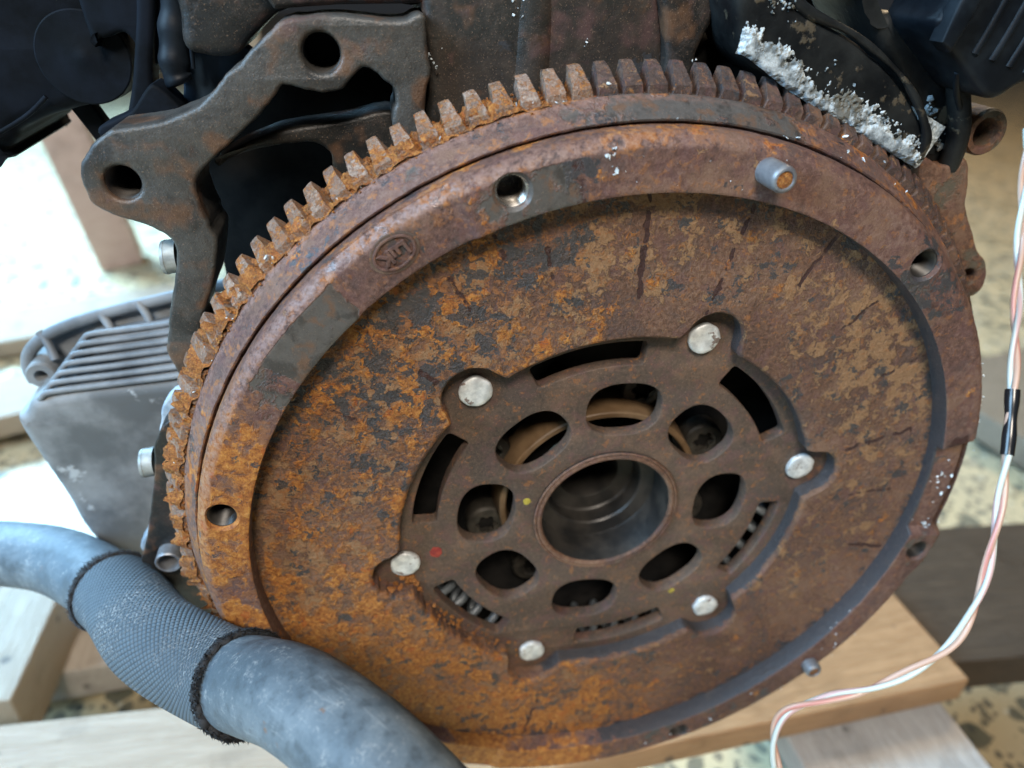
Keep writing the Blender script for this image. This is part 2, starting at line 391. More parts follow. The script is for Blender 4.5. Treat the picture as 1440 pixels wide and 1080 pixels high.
def terrazzo(name):
    s = NT(name); P = s.co(1000.0)
    base = s.mix(s.noise(P, 0.02, 4, 0.6), (0.42, 0.325, 0.185), (0.56, 0.455, 0.28))
    w = s.noise(P, 0.10, 3, 0.6, col=True)
    Q = s.n('VectorMath', {0: P, 1: s.n('VectorMath', {0: w, 1: (9.0, 9.0, 9.0)}, operation='MULTIPLY').outputs[0]}, operation='ADD').outputs[0]
    for sc, th, c in ((0.045, 0.46, (0.075, 0.082, 0.062)), (0.085, 0.46, (0.13, 0.12, 0.085)), (0.13, 0.42, (0.055, 0.058, 0.050)), (0.06, 0.28, (0.60, 0.54, 0.40))):
        v = s.n('TexVoronoi', {'Vector': Q, 'Scale': sc, 'Randomness': 1.0})
        rr = s.n('SeparateColor', {0: v.outputs['Color']}).outputs[0]
        t = s.m('MULTIPLY', rr, th * 1.15)
        mk = s.step(s.m('SUBTRACT', t, v.outputs['Distance']), 0.0, 0.03)
        base = s.mix(s.m('MULTIPLY', mk, 0.9), base, c)
    dust = s.noise(P, 0.006, 4, 0.6)
    base = s.mix(s.m('MULTIPLY', s.step(dust, 0.40, 0.65), 0.35), base, (0.38, 0.33, 0.24))
    return s.fin(base, s.m('ADD', 0.22, s.m('MULTIPLY', dust, 0.25)), None, 0.0, 0.5)

MAT = {}
MAT['friction'] = rust('friction_rust', 1.0, orange=-0.12, tan=0.0, dark=0.02, bump=0.65, size=0.8)
MAT['rim'] = rust('rim_rust', 2.0, orange=-0.27, tan=-0.30, dark=-0.22, bump=0.32, fleck=0.7, base=((0.042, 0.021, 0.018), (0.118, 0.060, 0.046), (0.195, 0.118, 0.094)))
MAT['band'] = rust('band_rust', 3.0, orange=-0.25, tan=-0.35, dark=-0.25, bump=0.35, base=((0.055, 0.028, 0.024), (0.135, 0.074, 0.058), (0.21, 0.135, 0.112)))
MAT['tooth'] = rust('shaded_tooth_rust', 4.0, orange=-0.20, tan=-0.2, dark=0.0, grey=0.02, bump=0.4, rnd=True, size=0.6, fleck=0.6, base=((0.022, 0.014, 0.012), (0.055, 0.034, 0.027), (0.105, 0.072, 0.060)))  # rust with a darkened base that paints the shade of bracket and block
MAT['tooth_orange'] = rust('tooth_orange_rust', 5.0, orange=0.24, tan=0.10, dark=-0.3, bump=0.6, rnd=True, size=0.5, base=((0.13, 0.085, 0.06), (0.26, 0.185, 0.14), (0.42, 0.34, 0.28)))  # worn rusty teeth; the pale base also paints their edge highlights
MAT['crust'] = rust('loose_orange_rust', 6.0, orange=0.85, tan=0.10, dark=-0.35, bump=0.7, size=0.4, base=((0.10, 0.05, 0.03), (0.24, 0.13, 0.075), (0.36, 0.24, 0.16)))
MAT['plate'] = rust('hub_plate_rust', 7.0, fleck=0.85, cloud=0.7, orange=-0.32, tan=-0.7, dark=-0.7, bump=0.12, size=0.8, base=((0.046, 0.034, 0.027), (0.085, 0.059, 0.043), (0.125, 0.085, 0.060)))
MAT['bore'] = rust('bore_steel', 8.0, fleck=0.3, orange=-0.5, tan=-0.7, dark=-0.7, grey=0.2, bump=0.08, greyc=((0.10, 0.085, 0.066), (0.16, 0.135, 0.105)))
MAT['innerbore'] = simple('dark_bore_steel', (0.018, 0.018, 0.018), (0.045, 0.041, 0.036), 0.08, 0.42, 0.08, 0.2)
MAT['ochre'] = simple('ochre_ring', (0.11, 0.066, 0.032), (0.19, 0.12, 0.063), 0.1, 0.55, 0.1)
MAT['deep'] = simple('unlit_depth_black', (0.005, 0.005, 0.005), (0.014, 0.013, 0.012), 0.1, 0.8, 0.1, spec=0.15)  # near-black colour stands in for the missing light inside cavities
MAT['boltdark'] = simple('oily_bolt', (0.022, 0.020, 0.017), (0.052, 0.046, 0.037), 0.2, 0.5, 0.08, 0.2)
MAT['coil'] = simple('spring_steel', (0.07, 0.08, 0.088), (0.15, 0.17, 0.185), 0.3, 0.45, 0.1, 0.3)
MAT['rivet'] = simple('rivet_zinc', (0.52, 0.55, 0.56), (0.80, 0.83, 0.83), 0.30, 0.5, 0.12, 0.35, spot=(0.15, 0.085, 0.06), spotth=0.60, spots=0.22, rnd=True)
MAT['pin'] = simple('pin_steel', (0.17, 0.18, 0.20), (0.25, 0.265, 0.28), 0.3, 0.42, 0.05, 0.4)
MAT['bright'] = simple('bright_thread', (0.26, 0.24, 0.21), (0.45, 0.43, 0.40), 0.3, 0.28, 0.03, 0.8)
MAT['zinc'] = simple('zinc_bolt', (0.22, 0.24, 0.23), (0.40, 0.42, 0.40), 0.15, 0.5, 0.15, 0.3)
MAT['crumb'] = simple('pale_crumb', (0.42, 0.50, 0.54), (0.80, 0.84, 0.85), 0.6, 0.6, 0.3, rnd=True)
MAT['cast'] = rust('grey_cast_iron', 21.0, gflat=0.1, fleck=0.15, orange=-0.42, tan=-0.45, dark=-0.12, grey=0.78, cloud=0.1, size=2.2, bump=0.4, greyc=((0.022, 0.024, 0.025), (0.095, 0.092, 0.083)), base=((0.025, 0.020, 0.017), (0.062, 0.046, 0.036), (0.10, 0.076, 0.062)))
MAT['castdark'] = rust('dark_oily_casting', 22.0, gflat=0.1, fleck=0.15, orange=-0.55, tan=-0.5, dark=0.05, grey=0.60, cloud=0.0, size=2.4, bump=0.3, greyc=((0.005, 0.006, 0.006), (0.024, 0.024, 0.022)), base=((0.007, 0.006, 0.005), (0.024, 0.017, 0.012), (0.045, 0.033, 0.025)))
MAT['castbrown'] = rust('brown_oily_casting', 23.0, gflat=0.1, fleck=0.15, orange=-0.50, tan=-0.5, dark=0.12, grey=0.42, cloud=0.15, size=2.6, bump=0.22, greyc=((0.007, 0.008, 0.008), (0.036, 0.035, 0.030)), base=((0.008, 0.007, 0.006), (0.027, 0.020, 0.014), (0.056, 0.042, 0.031)))
MAT['black'] = simple('black_grimy_metal', (0.0015, 0.003, 0.005), (0.005, 0.008, 0.014), 0.06, 0.72, 0.15, seed=3, spec=0.12)
MAT['plastic'] = simple('black_plastic', (0.003, 0.005, 0.008), (0.010, 0.015, 0.021), 0.08, 0.5, 0.05, seed=4, spec=0.2)
MAT['bracket'] = simple('black_oily_bracket', (0.004, 0.005, 0.006), (0.017, 0.019, 0.019), 0.06, 0.45, 0.3, spec=0.3, spot=(0.085, 0.07, 0.048), spotth=0.60, spots=0.09, seed=6)
MAT['chalk'] = simple('chalky_corrosion', (0.15, 0.175, 0.185), (0.56, 0.63, 0.66), 0.30, 0.95, 0.6, spot=(0.11, 0.10, 0.075), spotth=0.51, spots=0.08, spec=0.1)
MAT['bluepanel'] = simple('dusty_blue_panel', (0.012, 0.030, 0.052), (0.022, 0.05, 0.085), 0.03, 0.55, 0.05)
MAT['alloy'] = simple('dirty_alloy', (0.10, 0.108, 0.112), (0.25, 0.265, 0.27), 0.030, 0.6, 0.3, 0.0, seed=7, spot=(0.42, 0.45, 0.46), spotth=0.60, spots=0.03)
MAT['alloydark'] = simple('grimy_alloy', (0.11, 0.125, 0.14), (0.22, 0.24, 0.255), 0.04, 0.6, 0.2, 0.0, seed=8)
MAT['gasket'] = simple('blue_grey_oxide', (0.20, 0.28, 0.36), (0.42, 0.50, 0.56), 0.12, 0.7, 0.4)
MAT['earbrown'] = rust('brown_grey_steel', 24.0, orange=-0.22, tan=-0.4, dark=-0.3, grey=0.40, size=1.2, bump=0.3, greyc=((0.07, 0.06, 0.045), (0.13, 0.112, 0.082)))
MAT['hose'] = simple('grey_rubber', (0.085, 0.115, 0.138), (0.165, 0.205, 0.232), 0.03, 0.55, 0.10, seed=12, spot=(0.26, 0.29, 0.30), spotth=0.57, spots=0.05, detail=8)
MAT['fray'] = simple('black_fray', (0.012, 0.013, 0.015), (0.030, 0.032, 0.036), 0.5, 0.8, 0.1)
MAT['floor'] = terrazzo('terrazzo_floor')
MAT['w_orange'] = wood('orange_pine', (0.29, 0.165, 0.080), (0.45, 0.275, 0.145), 1.0)
MAT['w_grey'] = wood('grey_board', (0.30, 0.27, 0.24), (0.44, 0.41, 0.37), 2.0, 'y')
MAT['w_dark'] = wood('dark_brown_board', (0.034, 0.024, 0.016), (0.072, 0.052, 0.036), 3.0, knots=False)
MAT['w_pale'] = wood('pale_pine', (0.26, 0.185, 0.122), (0.36, 0.275, 0.195), 4.0)
MAT['w_pale_y'] = wood('pale_pine_long', (0.23, 0.185, 0.135), (0.32, 0.27, 0.205), 5.0, 'y')
MAT['w_pink'] = wood('pinkish_timber', (0.36, 0.21, 0.15), (0.52, 0.34, 0.26), 6.0, knots=False)
MAT['w_brown'] = wood('grey_brown_beam', (0.15, 0.115, 0.08), (0.25, 0.20, 0.145), 7.0, knots=False)

def weave_mat():
    s = NT('woven_sleeve')
    uv = s.n('UVMap').outputs[0]
    sp = s.n('SeparateXYZ', {0: uv})
    k0 = s.m('MULTIPLY', sp.outputs[0], 46 * math.pi); k1 = s.m('MULTIPLY', sp.outputs[1], math.pi / 2.1)
    wv = s.m('MULTIPLY', s.m('SINE', s.m('ADD', k0, k1)), s.m('SINE', s.m('SUBTRACT', k0, k1)))
    a = s.step(s.m('ABSOLUTE', wv), 0.45, 0.0); P = s.co(1000.0, 3.0)
    n = s.noise(P, 0.25, 4, 0.6); big = s.noise(P, 0.03, 4, 0.6); fine = s.noise(P, 1.2, 4, 0.7)
    col = s.mix(n, (0.075, 0.102, 0.125), (0.125, 0.160, 0.185))
    col = s.mix(s.m('MULTIPLY', a, 0.55), col, (0.035, 0.05, 0.065))
    dust = s.m('MULTIPLY', s.step(big, 0.46, 0.60), s.step(fine, 0.50, 0.60))
    col = s.mix(s.m('MULTIPLY', dust, 0.7), col, (0.42, 0.44, 0.44))
    h = s.m('ADD', s.m('POWER', s.m('ABSOLUTE', wv), 0.6), s.m('MULTIPLY', dust, 0.6))
    return s.fin(col, 0.7, s.bump(h, 0.0005), 0.0, 0.35)
MAT['weave'] = weave_mat()
def hose_mat():
    s = NT('scuffed_grey_rubber'); P = s.co(1000.0, 12.0)
    uv = s.n('SeparateXYZ', {0: s.n('UVMap').outputs[0]})
    S = s.n('CombineXYZ', {0: s.m('MULTIPLY', uv.outputs[1], 0.10), 1: s.m('MULTIPLY', uv.outputs[0], 60.0), 2: 0.0}).outputs[0]
    big = s.noise(P, 0.035, 5, 0.65); mid = s.noise(P, 0.16, 5, 0.7); fine = s.noise(P, 0.9, 3, 0.7); scr = s.noise(S, 1.0, 4, 0.7)
    col = s.mix(s.step(big, 0.32, 0.68), (0.075, 0.102, 0.124), (0.170, 0.208, 0.232))
    col = s.mix(s.m('MULTIPLY', s.step(mid, 0.50, 0.36), 0.5), col, (0.040, 0.050, 0.058))
    col = s.mix(s.m('MULTIPLY', s.m('MULTIPLY', s.step(scr, 0.56, 0.66), s.step(big, 0.40, 0.60)), 0.55), col, (0.30, 0.335, 0.35))
    dust = s.m('MULTIPLY', s.step(mid, 0.50, 0.66), s.step(fine, 0.46, 0.62))
    col = s.mix(s.m('MULTIPLY', dust, 0.6), col, (0.34, 0.36, 0.355))
    stain = s.step(s.noise(P, 0.09, 5, 0.68), 0.64, 0.68)
    col = s.mix(s.m('MULTIPLY', stain, 0.7), col, (0.19, 0.095, 0.045))
    h_ = s.m('ADD', s.m('MULTIPLY', fine, 0.5), s.m('ADD', s.m('MULTIPLY', mid, 0.6), s.m('MULTIPLY', scr, 0.5)))
    return s.fin(col, s.m('ADD', 0.42, s.m('MULTIPLY', mid, 0.30)), s.bump(h_, 0.00022), 0.0, 0.45)
MAT['hose'] = hose_mat()
def plain(name, c, rough, spec=0.5):
    s = NT(name); return s.fin(s.mix(s.noise(s.co(1000.0), 0.4, 3), tuple(k * 0.88 for k in c), c), rough, None, 0.0, spec)
def stripe(name, c, c2):
    s = NT(name); uv = s.n('SeparateXYZ', {0: s.n('UVMap').outputs[0]})
    f = s.m('FRACT', s.m('ADD', uv.outputs[0], s.m('MULTIPLY', uv.outputs[1], 0.012)))
    k = s.m('MULTIPLY', s.step(f, 0.40, 0.46), s.step(f, 0.68, 0.62))
    return s.fin(s.mix(k, c, c2), 0.35, None, 0.0, 0.5)
MAT['wire_white'] = stripe('white_wire', (0.56, 0.62, 0.58), (0.56, 0.38, 0.36))
MAT['wire_salmon'] = stripe('salmon_wire', (0.56, 0.37, 0.28), (0.55, 0.25, 0.21))
MAT['shrink'] = plain('black_heat_shrink', (0.012, 0.013, 0.015), 0.22)

# ------------------------------------------------------------------ the setting
fl = mobj('floor', [(-4500, -330, 1200), (4500, -330, 1200), (4500, -330, -7000), (-4500, -330, -7000)], [(0, 1, 2, 3)], MAT['floor'], None, 0)
fl['kind'] = 'structure'

def board(name, corner, lu, lw, thick, yaw, mat, label, cat='plank', group=None, top=None, tilt=0):
    """a sawn board; corner = (u, v_top, w) of its near right top corner, lu runs to the left, lw to the back"""
    bm = bmesh.new(); bmesh.ops.create_cube(bm, size=1.0)
    for v in bm.verts: v.co = Vector((v.co.x * lu, v.co.y * lw, v.co.z * thick)) * 0.001
    bmesh.ops.bevel(bm, geom=list(bm.edges), offset=0.0018, segments=3, affect='EDGES', profile=0.6)
    me = bpy.data.meshes.new(name); bm.to_mesh(me); bm.free()
    o = link(name, me, mat, None, 40)
    a = math.radians(yaw); ca, sa = math.cos(a), math.sin(a)
    # centre offset in (x, y): left by lu/2, back by lw/2, rotated by yaw
    dx, dy = -lu / 2, lw / 2
    cx = corner[0] + dx * ca - dy * sa; cy = -corner[2] + dx * sa + dy * ca
    o.location = (cx * 0.001, cy * 0.001, (corner[1] - thick / 2) * 0.001); o.rotation_euler = (0, 0, a)
    return tag(o, label, cat, group)

board('plank', (254, -190, -43), 330, 130, 19, 2.5, MAT['w_orange'], 'orange pine plank with a sawn corner under the lower right of the flywheel')
board('plank', (246, -214, -38), 106, 150, 20, 0, MAT['w_grey'], 'grey weathered plank end below the orange plank', ).location.y -= 0.10
board('plank', (640, -225, -52), 420, 125, 30, -4, MAT['w_dark'], 'dark brown shaded plank at the right behind the orange plank')
board('plank', (1150, -285, -440), 520, 180, 34, 10, MAT['w_brown'], 'grey brown beam lying on the floor at far right behind the wire')
board('plank', (-113, -200, -20), 420, 86, 24, -2, MAT['w_pale'], 'pale speckled pine plank at the bottom left under the hose')
board('plank', (-316, -230, -152), 34, 110, 46, 0, MAT['w_pale_y'], 'pale plank end slanting back below the left end of the hose')
board('plank', (-352, -236, -190), 90, 85, 30, 0, MAT['w_pale_y'], 'pale plank with an orange edge at the left border below the hose')
board('plank', (-205, -275, -212), 330, 80, 30, 3, MAT['w_grey'], 'grey plank lying low behind the rubber hose')
board('plank', (-330, -285, -640), 520, 95, 26, 21, MAT['w_pale'], 'pale plank with an orange front edge left of the finned housing')
board('plank', (-330, -300, -880), 620, 110, 24, 18, MAT['w_pale'], 'farthest beige plank at the left edge beside the bright floor')

def post(name, u0, v0, w0, h, su, sw, lean, mat, label):
    b = board(name, (0, 0, 0), su, sw, h, 0, mat, label, 'timber post')
    b.location = (u0 * 0.001, -w0 * 0.001, (v0 + h / 2) * 0.001); b.rotation_euler = (0, math.radians(lean), math.radians(12))
    return b
post('timber_post', -560, -330, -1150, 420, 70, 60, -8, MAT['w_pink'], 'pinkish timber post on the floor behind the flange ear')
post('timber_post', -300, -330, -1150, 560, 120, 60, 0, MAT['w_pale'], 'pale upright timber seen through the gaps above the flange ear')

# ------------------------------------------------------------------ the flywheel
random.seed(4)
fly = thing('flywheel', V(0, -148, -27), 'large rusty dual-mass flywheel with toothed rim at the centre', 'flywheel')
RIV0 = 130.4
RIVR = 73.8
rivet_ang = [RIV0 - 60 * k for k in range(6)]

# friction face: a fine polar sheet with six notches round the rivets
NTH, NR = 1440, 84
th = np.arange(NTH) * 2 * math.pi / NTH
def r_inner(t):
    r = np.full_like(t, 74.2)
    for a in rivet_ang:
        d = (t - math.radians(a) + math.pi) % (2 * math.pi) - math.pi
        rho = 10.4; s2 = rho ** 2 - (75.0 * np.sin(d)) ** 2
        ok = s2 > 0
        rr = np.where(ok, 75.0 * np.cos(d) + np.sqrt(np.maximum(s2, 0)), 0)
        r = np.maximum(r, rr)
    # smooth the mouths of the notches
    k = np.ones(9) / 9; r2 = np.convolve(np.concatenate([r[-4:], r, r[:4]]), k, 'valid')
    P = np.stack([np.cos(t) * 74, np.sin(t) * 74, 0 * t], 1)
    rot_area = np.exp(-(((t - math.radians(-157) + math.pi) % (2 * math.pi) - math.pi) / math.radians(26)) ** 2)
    return r2 + (fbm(P * 0.5, 4, 5) - 0.5) * (0.25 + 2.6 * rot_area)
rin = r_inner(th)
s = np.linspace(0, 1, NR)
R = rin[:, None] + (120.4 - rin[:, None]) * s[None, :]
Wf = np.full_like(R, -7.5); Wf[:, 0] -= 0.45; R[:, 0] -= 0.0
Pm = np.stack([(R * np.cos(th)[:, None]).ravel(), (R * np.sin(th)[:, None]).ravel(), Wf.ravel()], 1)
orange_region = sstep(35, -75, Pm[:, 0] + 0.35 * Pm[:, 1])
# crusted rust stands proud, mostly on the left half
hN = sstep(0.50, 0.60, fbm(Pm * np.array([0.16, 0.16, 0]), 5, 3)) * 0.28 + (fbm(Pm * np.array([0.8, 0.8, 0]), 3, 8) - 0.5) * 0.24
edge = np.ones((NTH, NR)); edge[:, :2] = 0; edge[:, 2] = .5
Pm[:, 2] += hN * (0.35 + 0.65 * orange_region) * edge.ravel()
# wall down to below the hub plate
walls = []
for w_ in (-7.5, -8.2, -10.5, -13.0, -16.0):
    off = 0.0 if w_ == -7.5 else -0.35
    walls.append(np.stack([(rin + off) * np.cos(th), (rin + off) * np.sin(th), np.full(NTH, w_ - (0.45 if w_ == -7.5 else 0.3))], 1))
nf = NTH * NR
verts = np.concatenate([Pm] + walls[1:])
i = np.arange(NTH); j = (i + 1) % NTH
faces = []
for k in range(NR - 1):
    faces.append(np.stack([i * NR + k, i * NR + k + 1, j * NR + k + 1, j * NR + k], 1))
prev_i, prev_j = i * NR, j * NR
for q in range(len(walls) - 1):
    a = nf + q * NTH
    faces.append(np.stack([prev_i, prev_j, a + j, a + i], 1)); prev_i, prev_j = a + i, a + j
faces = np.concatenate(faces)
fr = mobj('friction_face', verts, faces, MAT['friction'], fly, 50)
P = uvw(fr); u, v = P[:, 0], P[:, 1]; rr = np.hypot(u, v); aa = np.degrees(np.arctan2(v, u))
wall = (P[:, 2] < -9.0).astype(float)
org = sstep(45, -75, u + 0.30 * v) * 0.46 - 0.10 + 0.35 * sstep(10, -70, v) * sstep(10, -60, u) + 0.55 * sstep(-70, -112, v) * sstep(60, 0, u)
org += 0.3 * np.exp(-((u + 45) ** 2 + (v - 75) ** 2) / 1500) - 1.2 * sstep(12, 0, np.minimum(rr - 74, 99)) * (u > -10) * (v > 0) * 0.5
fattr(fr, 'orange', org * (1 - wall) - 0.6 * wall * (u > -30))
tn = 0.62 * np.exp(-((u - 92) ** 2 + (v - 52) ** 2) / 700) + 0.30 * np.exp(-((u - 70) ** 2 + (v - 85) ** 2) / 500) + 0.20 + 0.40 * np.exp(-((u + 5) ** 2 + (v - 105) ** 2) / 500) + 0.32 * np.exp(-((u - 40) ** 2 + (v - 104) ** 2) / 250) + 0.25 * sstep(-20, -70, u) - 0.25 * sstep(90, 78, rr) * (v > -20) - 0.35 * sstep(-10, -90, v) * sstep(-20, 30, u)
fattr(fr, 'tan', tn * (1 - wall) - wall)
dk = 0.55 * np.exp(-((u + 62) ** 2 + (v - 85) ** 2) / 700) + 0.4 * np.exp(-((u + 85) ** 2 + (v - 55) ** 2) / 500) + 0.5 * np.exp(-((u + 30) ** 2 + (v - 108) ** 2) / 250) + 0.3 * np.exp(-((u + 30) ** 2 + (v + 95) ** 2) / 500) - 0.12 * sstep(20, 60, u) + 0.28 * np.exp(-((u - 95) ** 2 + (v - 40) ** 2) / 900)
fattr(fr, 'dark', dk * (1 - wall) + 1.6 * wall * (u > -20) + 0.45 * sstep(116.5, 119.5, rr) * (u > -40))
fattr(fr, 'grey', 0 * wall)
st = np.zeros(len(P))
cracks = [(90.8, 84, 119, 1.0), (75.5, 82, 118, 1.0), (61.0, 99, 119, .9), (46.6, 98, 116, .6), (31.0, 99, 119, .7), (15.8, 84, 116, .9), (1.5, 92, 119, .7), (-13.5, 103, 119, .9), (-29, 100, 118, .45), (-103.5, 93, 119, .7), (-88, 90, 112, .45), (-118, 96, 116, .4), (133.5, 86, 97, .9), (112, 107, 119, .9), (105.8, 98, 112, .8), (148, 90, 112, .5), (120, 92, 112, .6), (171, 95, 117, .4), (-150, 94, 114, .4), (-60, 92, 116, .4)]
for (a, r0, r1, k) in cracks:
    d = np.radians((aa - a + 180) % 360 - 180) * rr + (fbm(P * 0.45, 3, int(a + 400)) - 0.5) * 2.6
    along = fbm(np.stack([rr * 0.28, 0 * rr + a * 1.7, 0 * rr], 1), 2, 21)
    st = np.maximum(st, k * sstep(1.15, 0.3, np.abs(d)) * sstep(r0 - 2, r0 + 2, rr) * sstep(r1 + 1, r1 - 1, rr) * sstep(0.30, 0.52, along))
fattr(fr, 'stain', st * (1 - wall))

# outer ring with bolt holes
HOLE_A = [108.5, 49.0, -11.0, 167.8, -71.0, -131.0]
def zone(t, c, half, soft):
    d = np.abs((t - c + 180) % 360 - 180); return sstep(half + soft, half - soft, d)
prof = [(120.0, -9.0), (120.0, -4.5), (120.0, -0.5), (120.15, -0.12)]
prof += [(120.4 + k * (131.2 - 120.4) / 14, 0.0) for k in range(15)]
prof += [(132.0, -0.12), (132.9, -0.7), (133.9, -1.7), (134.7, -2.8), (135.2, -4.2), (135.3, -6.5), (135.3, -9.4), (134.0, -12.0), (121.0, -12.0)]
NTR = 1080; t = np.arange(NTR) * 360.0 / NTR
vs = np.zeros((NTR, len(prof), 3))
for k, (r, w) in enumerate(prof):
    low = 1.3 * zone(t, 123.0, 8.6, 0.6) + 3.4 * zone(t, 2.6, 9.4, 0.5) + 1.3 * zone(t, -117.0, 8.6, 0.6)
    rk = np.full(NTR, r)
    if r > 131 and w > -9.0: rk = r - 1.4 * zone(t, 2.6, 9.4, 0.5)
    rk = rk + 1.5 * zone(t, -11, 4.5, 2.0) * (1 if r > 129 and w > -9 else 0)
    wk = np.where(w > -4, np.maximum(w - low, -8.0), w)
    vs[:, k, 0] = rk * np.cos(np.radians(t)); vs[:, k, 1] = rk * np.sin(np.radians(t)); vs[:, k, 2] = wk
m = len(prof); i = np.arange(NTR); j = (i + 1) % NTR
faces = np.concatenate([np.stack([i * m + k, j * m + k, j * m + (k + 1) % m, i * m + (k + 1) % m], 1) for k in range(m)])[:, ::-1]
rim = mobj('outer_ring', vs.reshape(-1, 3), faces, MAT['rim'], None, 0)
bpy.context.view_layer.update()
cut_bm = bmesh.new()
for a in HOLE_A:
    c = pt(128.0, a)
    prof_c = [(0, -11.5), (4.25, -11.5), (4.25, -1.0 if a != -11.0 else -1.0), (5.25, 0.03), (5.6, 3.0), (0, 3.0)]
    n = 40; rings = []
    for (r, w) in prof_c:
        if r == 0: rings.append([cut_bm.verts.new(V(c[0], c[1], w))])
        else: rings.append([cut_bm.verts.new(V(c[0] + r * math.cos(2 * math.pi * q / n), c[1] + r * math.sin(2 * math.pi * q / n), w)) for q in range(n)])
    for r0, r1 in zip(rings, rings[1:]):
        for q in range(n):
            if len(r0) == 1: cut_bm.faces.new((r0[0], r1[q], r1[(q + 1) % n]))
            elif len(r1) == 1: cut_bm.faces.new((r0[q], r1[0], r0[(q + 1) % n]))
            else: cut_bm.faces.new((r0[q], r1[q], r1[(q + 1) % n], r0[(q + 1) % n]))
bmesh.ops.recalc_face_normals(cut_bm, faces=cut_bm.faces)
cme = bpy.data.meshes.new('cut'); cut_bm.to_mesh(cme); cut_bm.free()
cut = bpy.data.objects.new('cut', cme); COL.objects.link(cut)
bmr = bmesh.new(); bmr.from_mesh(rim.data); bmesh.ops.recalc_face_normals(bmr, faces=bmr.faces); bmr.to_mesh(rim.data); bmr.free()
md = rim.modifiers.new('b', 'BOOLEAN'); md.object = cut; md.operation = 'DIFFERENCE'; md.solver = 'EXACT'
dg = bpy.context.evaluated_depsgraph_get()
newme = bpy.data.meshes.new_from_object(rim.evaluated_get(dg))
rim.modifiers.clear(); old = rim.data; rim.data = newme; bpy.data.meshes.remove(old); newme.name = 'outer_ring'
bpy.data.objects.remove(cut); bpy.data.meshes.remove(cme)
newme.materials.clear(); newme.materials.append(MAT['rim'])
newme.shade_smooth(); newme.set_sharp_from_angle(angle=math.radians(32))
fix(rim, fly)
P = uvw(rim); rr = np.hypot(P[:, 0], P[:, 1]); aa = np.degrees(np.arctan2(P[:, 1], P[:, 0]))
P[:, 2] += (fbm(P * 0.5, 3, 12) - 0.5) * 0.22 * (P[:, 2] > -3.5) * (np.abs(np.stack([np.hypot(P[:, 0] - pt(128, a)[0], P[:, 1] - pt(128, a)[1]) for a in HOLE_A]).min(0)) > 6)
rj = 1 + (fbm(P * 0.35, 3, 31) - 0.5) * 0.0022 * (rr > 132.5); P[:, 0] *= rj; P[:, 1] *= rj
setuvw(rim, P)
def bumpa(c, half, soft): return zone(aa, c, half, soft)
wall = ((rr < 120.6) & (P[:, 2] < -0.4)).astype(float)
cham = (rr > 131.9).astype(float)
gr = 0.85 * bumpa(137.5, 6.2, 0.5) + 0.55 * bumpa(146, 5, 4.5) + 0.66 * bumpa(107.0, 6.5, 3.2) + 0.35 * bumpa(48, 7, 5) + 0.18 * bumpa(15, 25, 8) + 0.3 * bumpa(-11, 5, 2)
gr = gr * (1 - cham) + 0.12 * cham * bumpa(120, 40, 20) - 0.5 * wall
fattr(rim, 'grey', gr)
fattr(rim, 'painted_sheen', cham * zone(aa, 128, 42, 14) * sstep(135.4, 134.6, rr) + 0.35 * zone(aa, 121, 7, 3) * sstep(127, 131, rr))  # painted highlight along the upper-left chamfer
og = 0.95 * bumpa(168, 17, 8) + 0.9 * bumpa(-140, 30, 10) + 1.3 * bumpa(-102, 16, 6) + 0.32 * bumpa(118, 7, 3) + 0.25 * bumpa(93, 8, 6) + 0.28 * cham * bumpa(115, 45, 20)
fattr(rim, 'orange', og - 0.7 * wall)
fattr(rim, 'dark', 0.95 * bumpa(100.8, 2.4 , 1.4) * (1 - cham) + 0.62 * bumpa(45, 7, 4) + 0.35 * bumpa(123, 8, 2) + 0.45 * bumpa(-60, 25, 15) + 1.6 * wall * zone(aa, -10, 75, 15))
fattr(rim, 'stain', 0.75 * np.exp(-((rr - 126) ** 2) / 30) * bumpa(13.2, 1.2, 1.0) + 0.5 * bumpa(100.8, 1.0, 0.8) * (1 - cham))

# threaded bores in the ring
for a in HOLE_A:
    c = pt(128.0, a)
    pr_ = []
    for k in range(13):
        pr_ += [(4.15, -1.3 - k * 0.75), (3.75, -1.3 - k * 0.75 - 0.37)]
    lathe('threaded_bore', [(4.22, -1.1)] + pr_ + [(3.7, -11.3), (0.05, -11.3)], MAT['bright'] if a == 108.5 else MAT['innerbore'], fly, 40, c[:2], 20)
# dowel pins
for a in (78.0, -42.0, -162.0):
    c = pt(128.0, a); pz = 0.0 if a == 78.0 else -4.5
    p = lathe('dowel_pin', [(3.5, -6.0), (3.5, 8.0 + pz), (3.35, 8.6 + pz), (2.9, 9.1 + pz), (2.35, 9.2 + pz), (2.2, 8.7 + pz)], MAT['pin'], fly, 40, c[:2], 35)
    lathe('pin_core', [(2.25, 8.65 + pz), (1.6, 8.9 + pz), (0.8, 9.05 + pz), (0.02, 9.0 + pz)], MAT['crust'], p, 24, c[:2], 60)

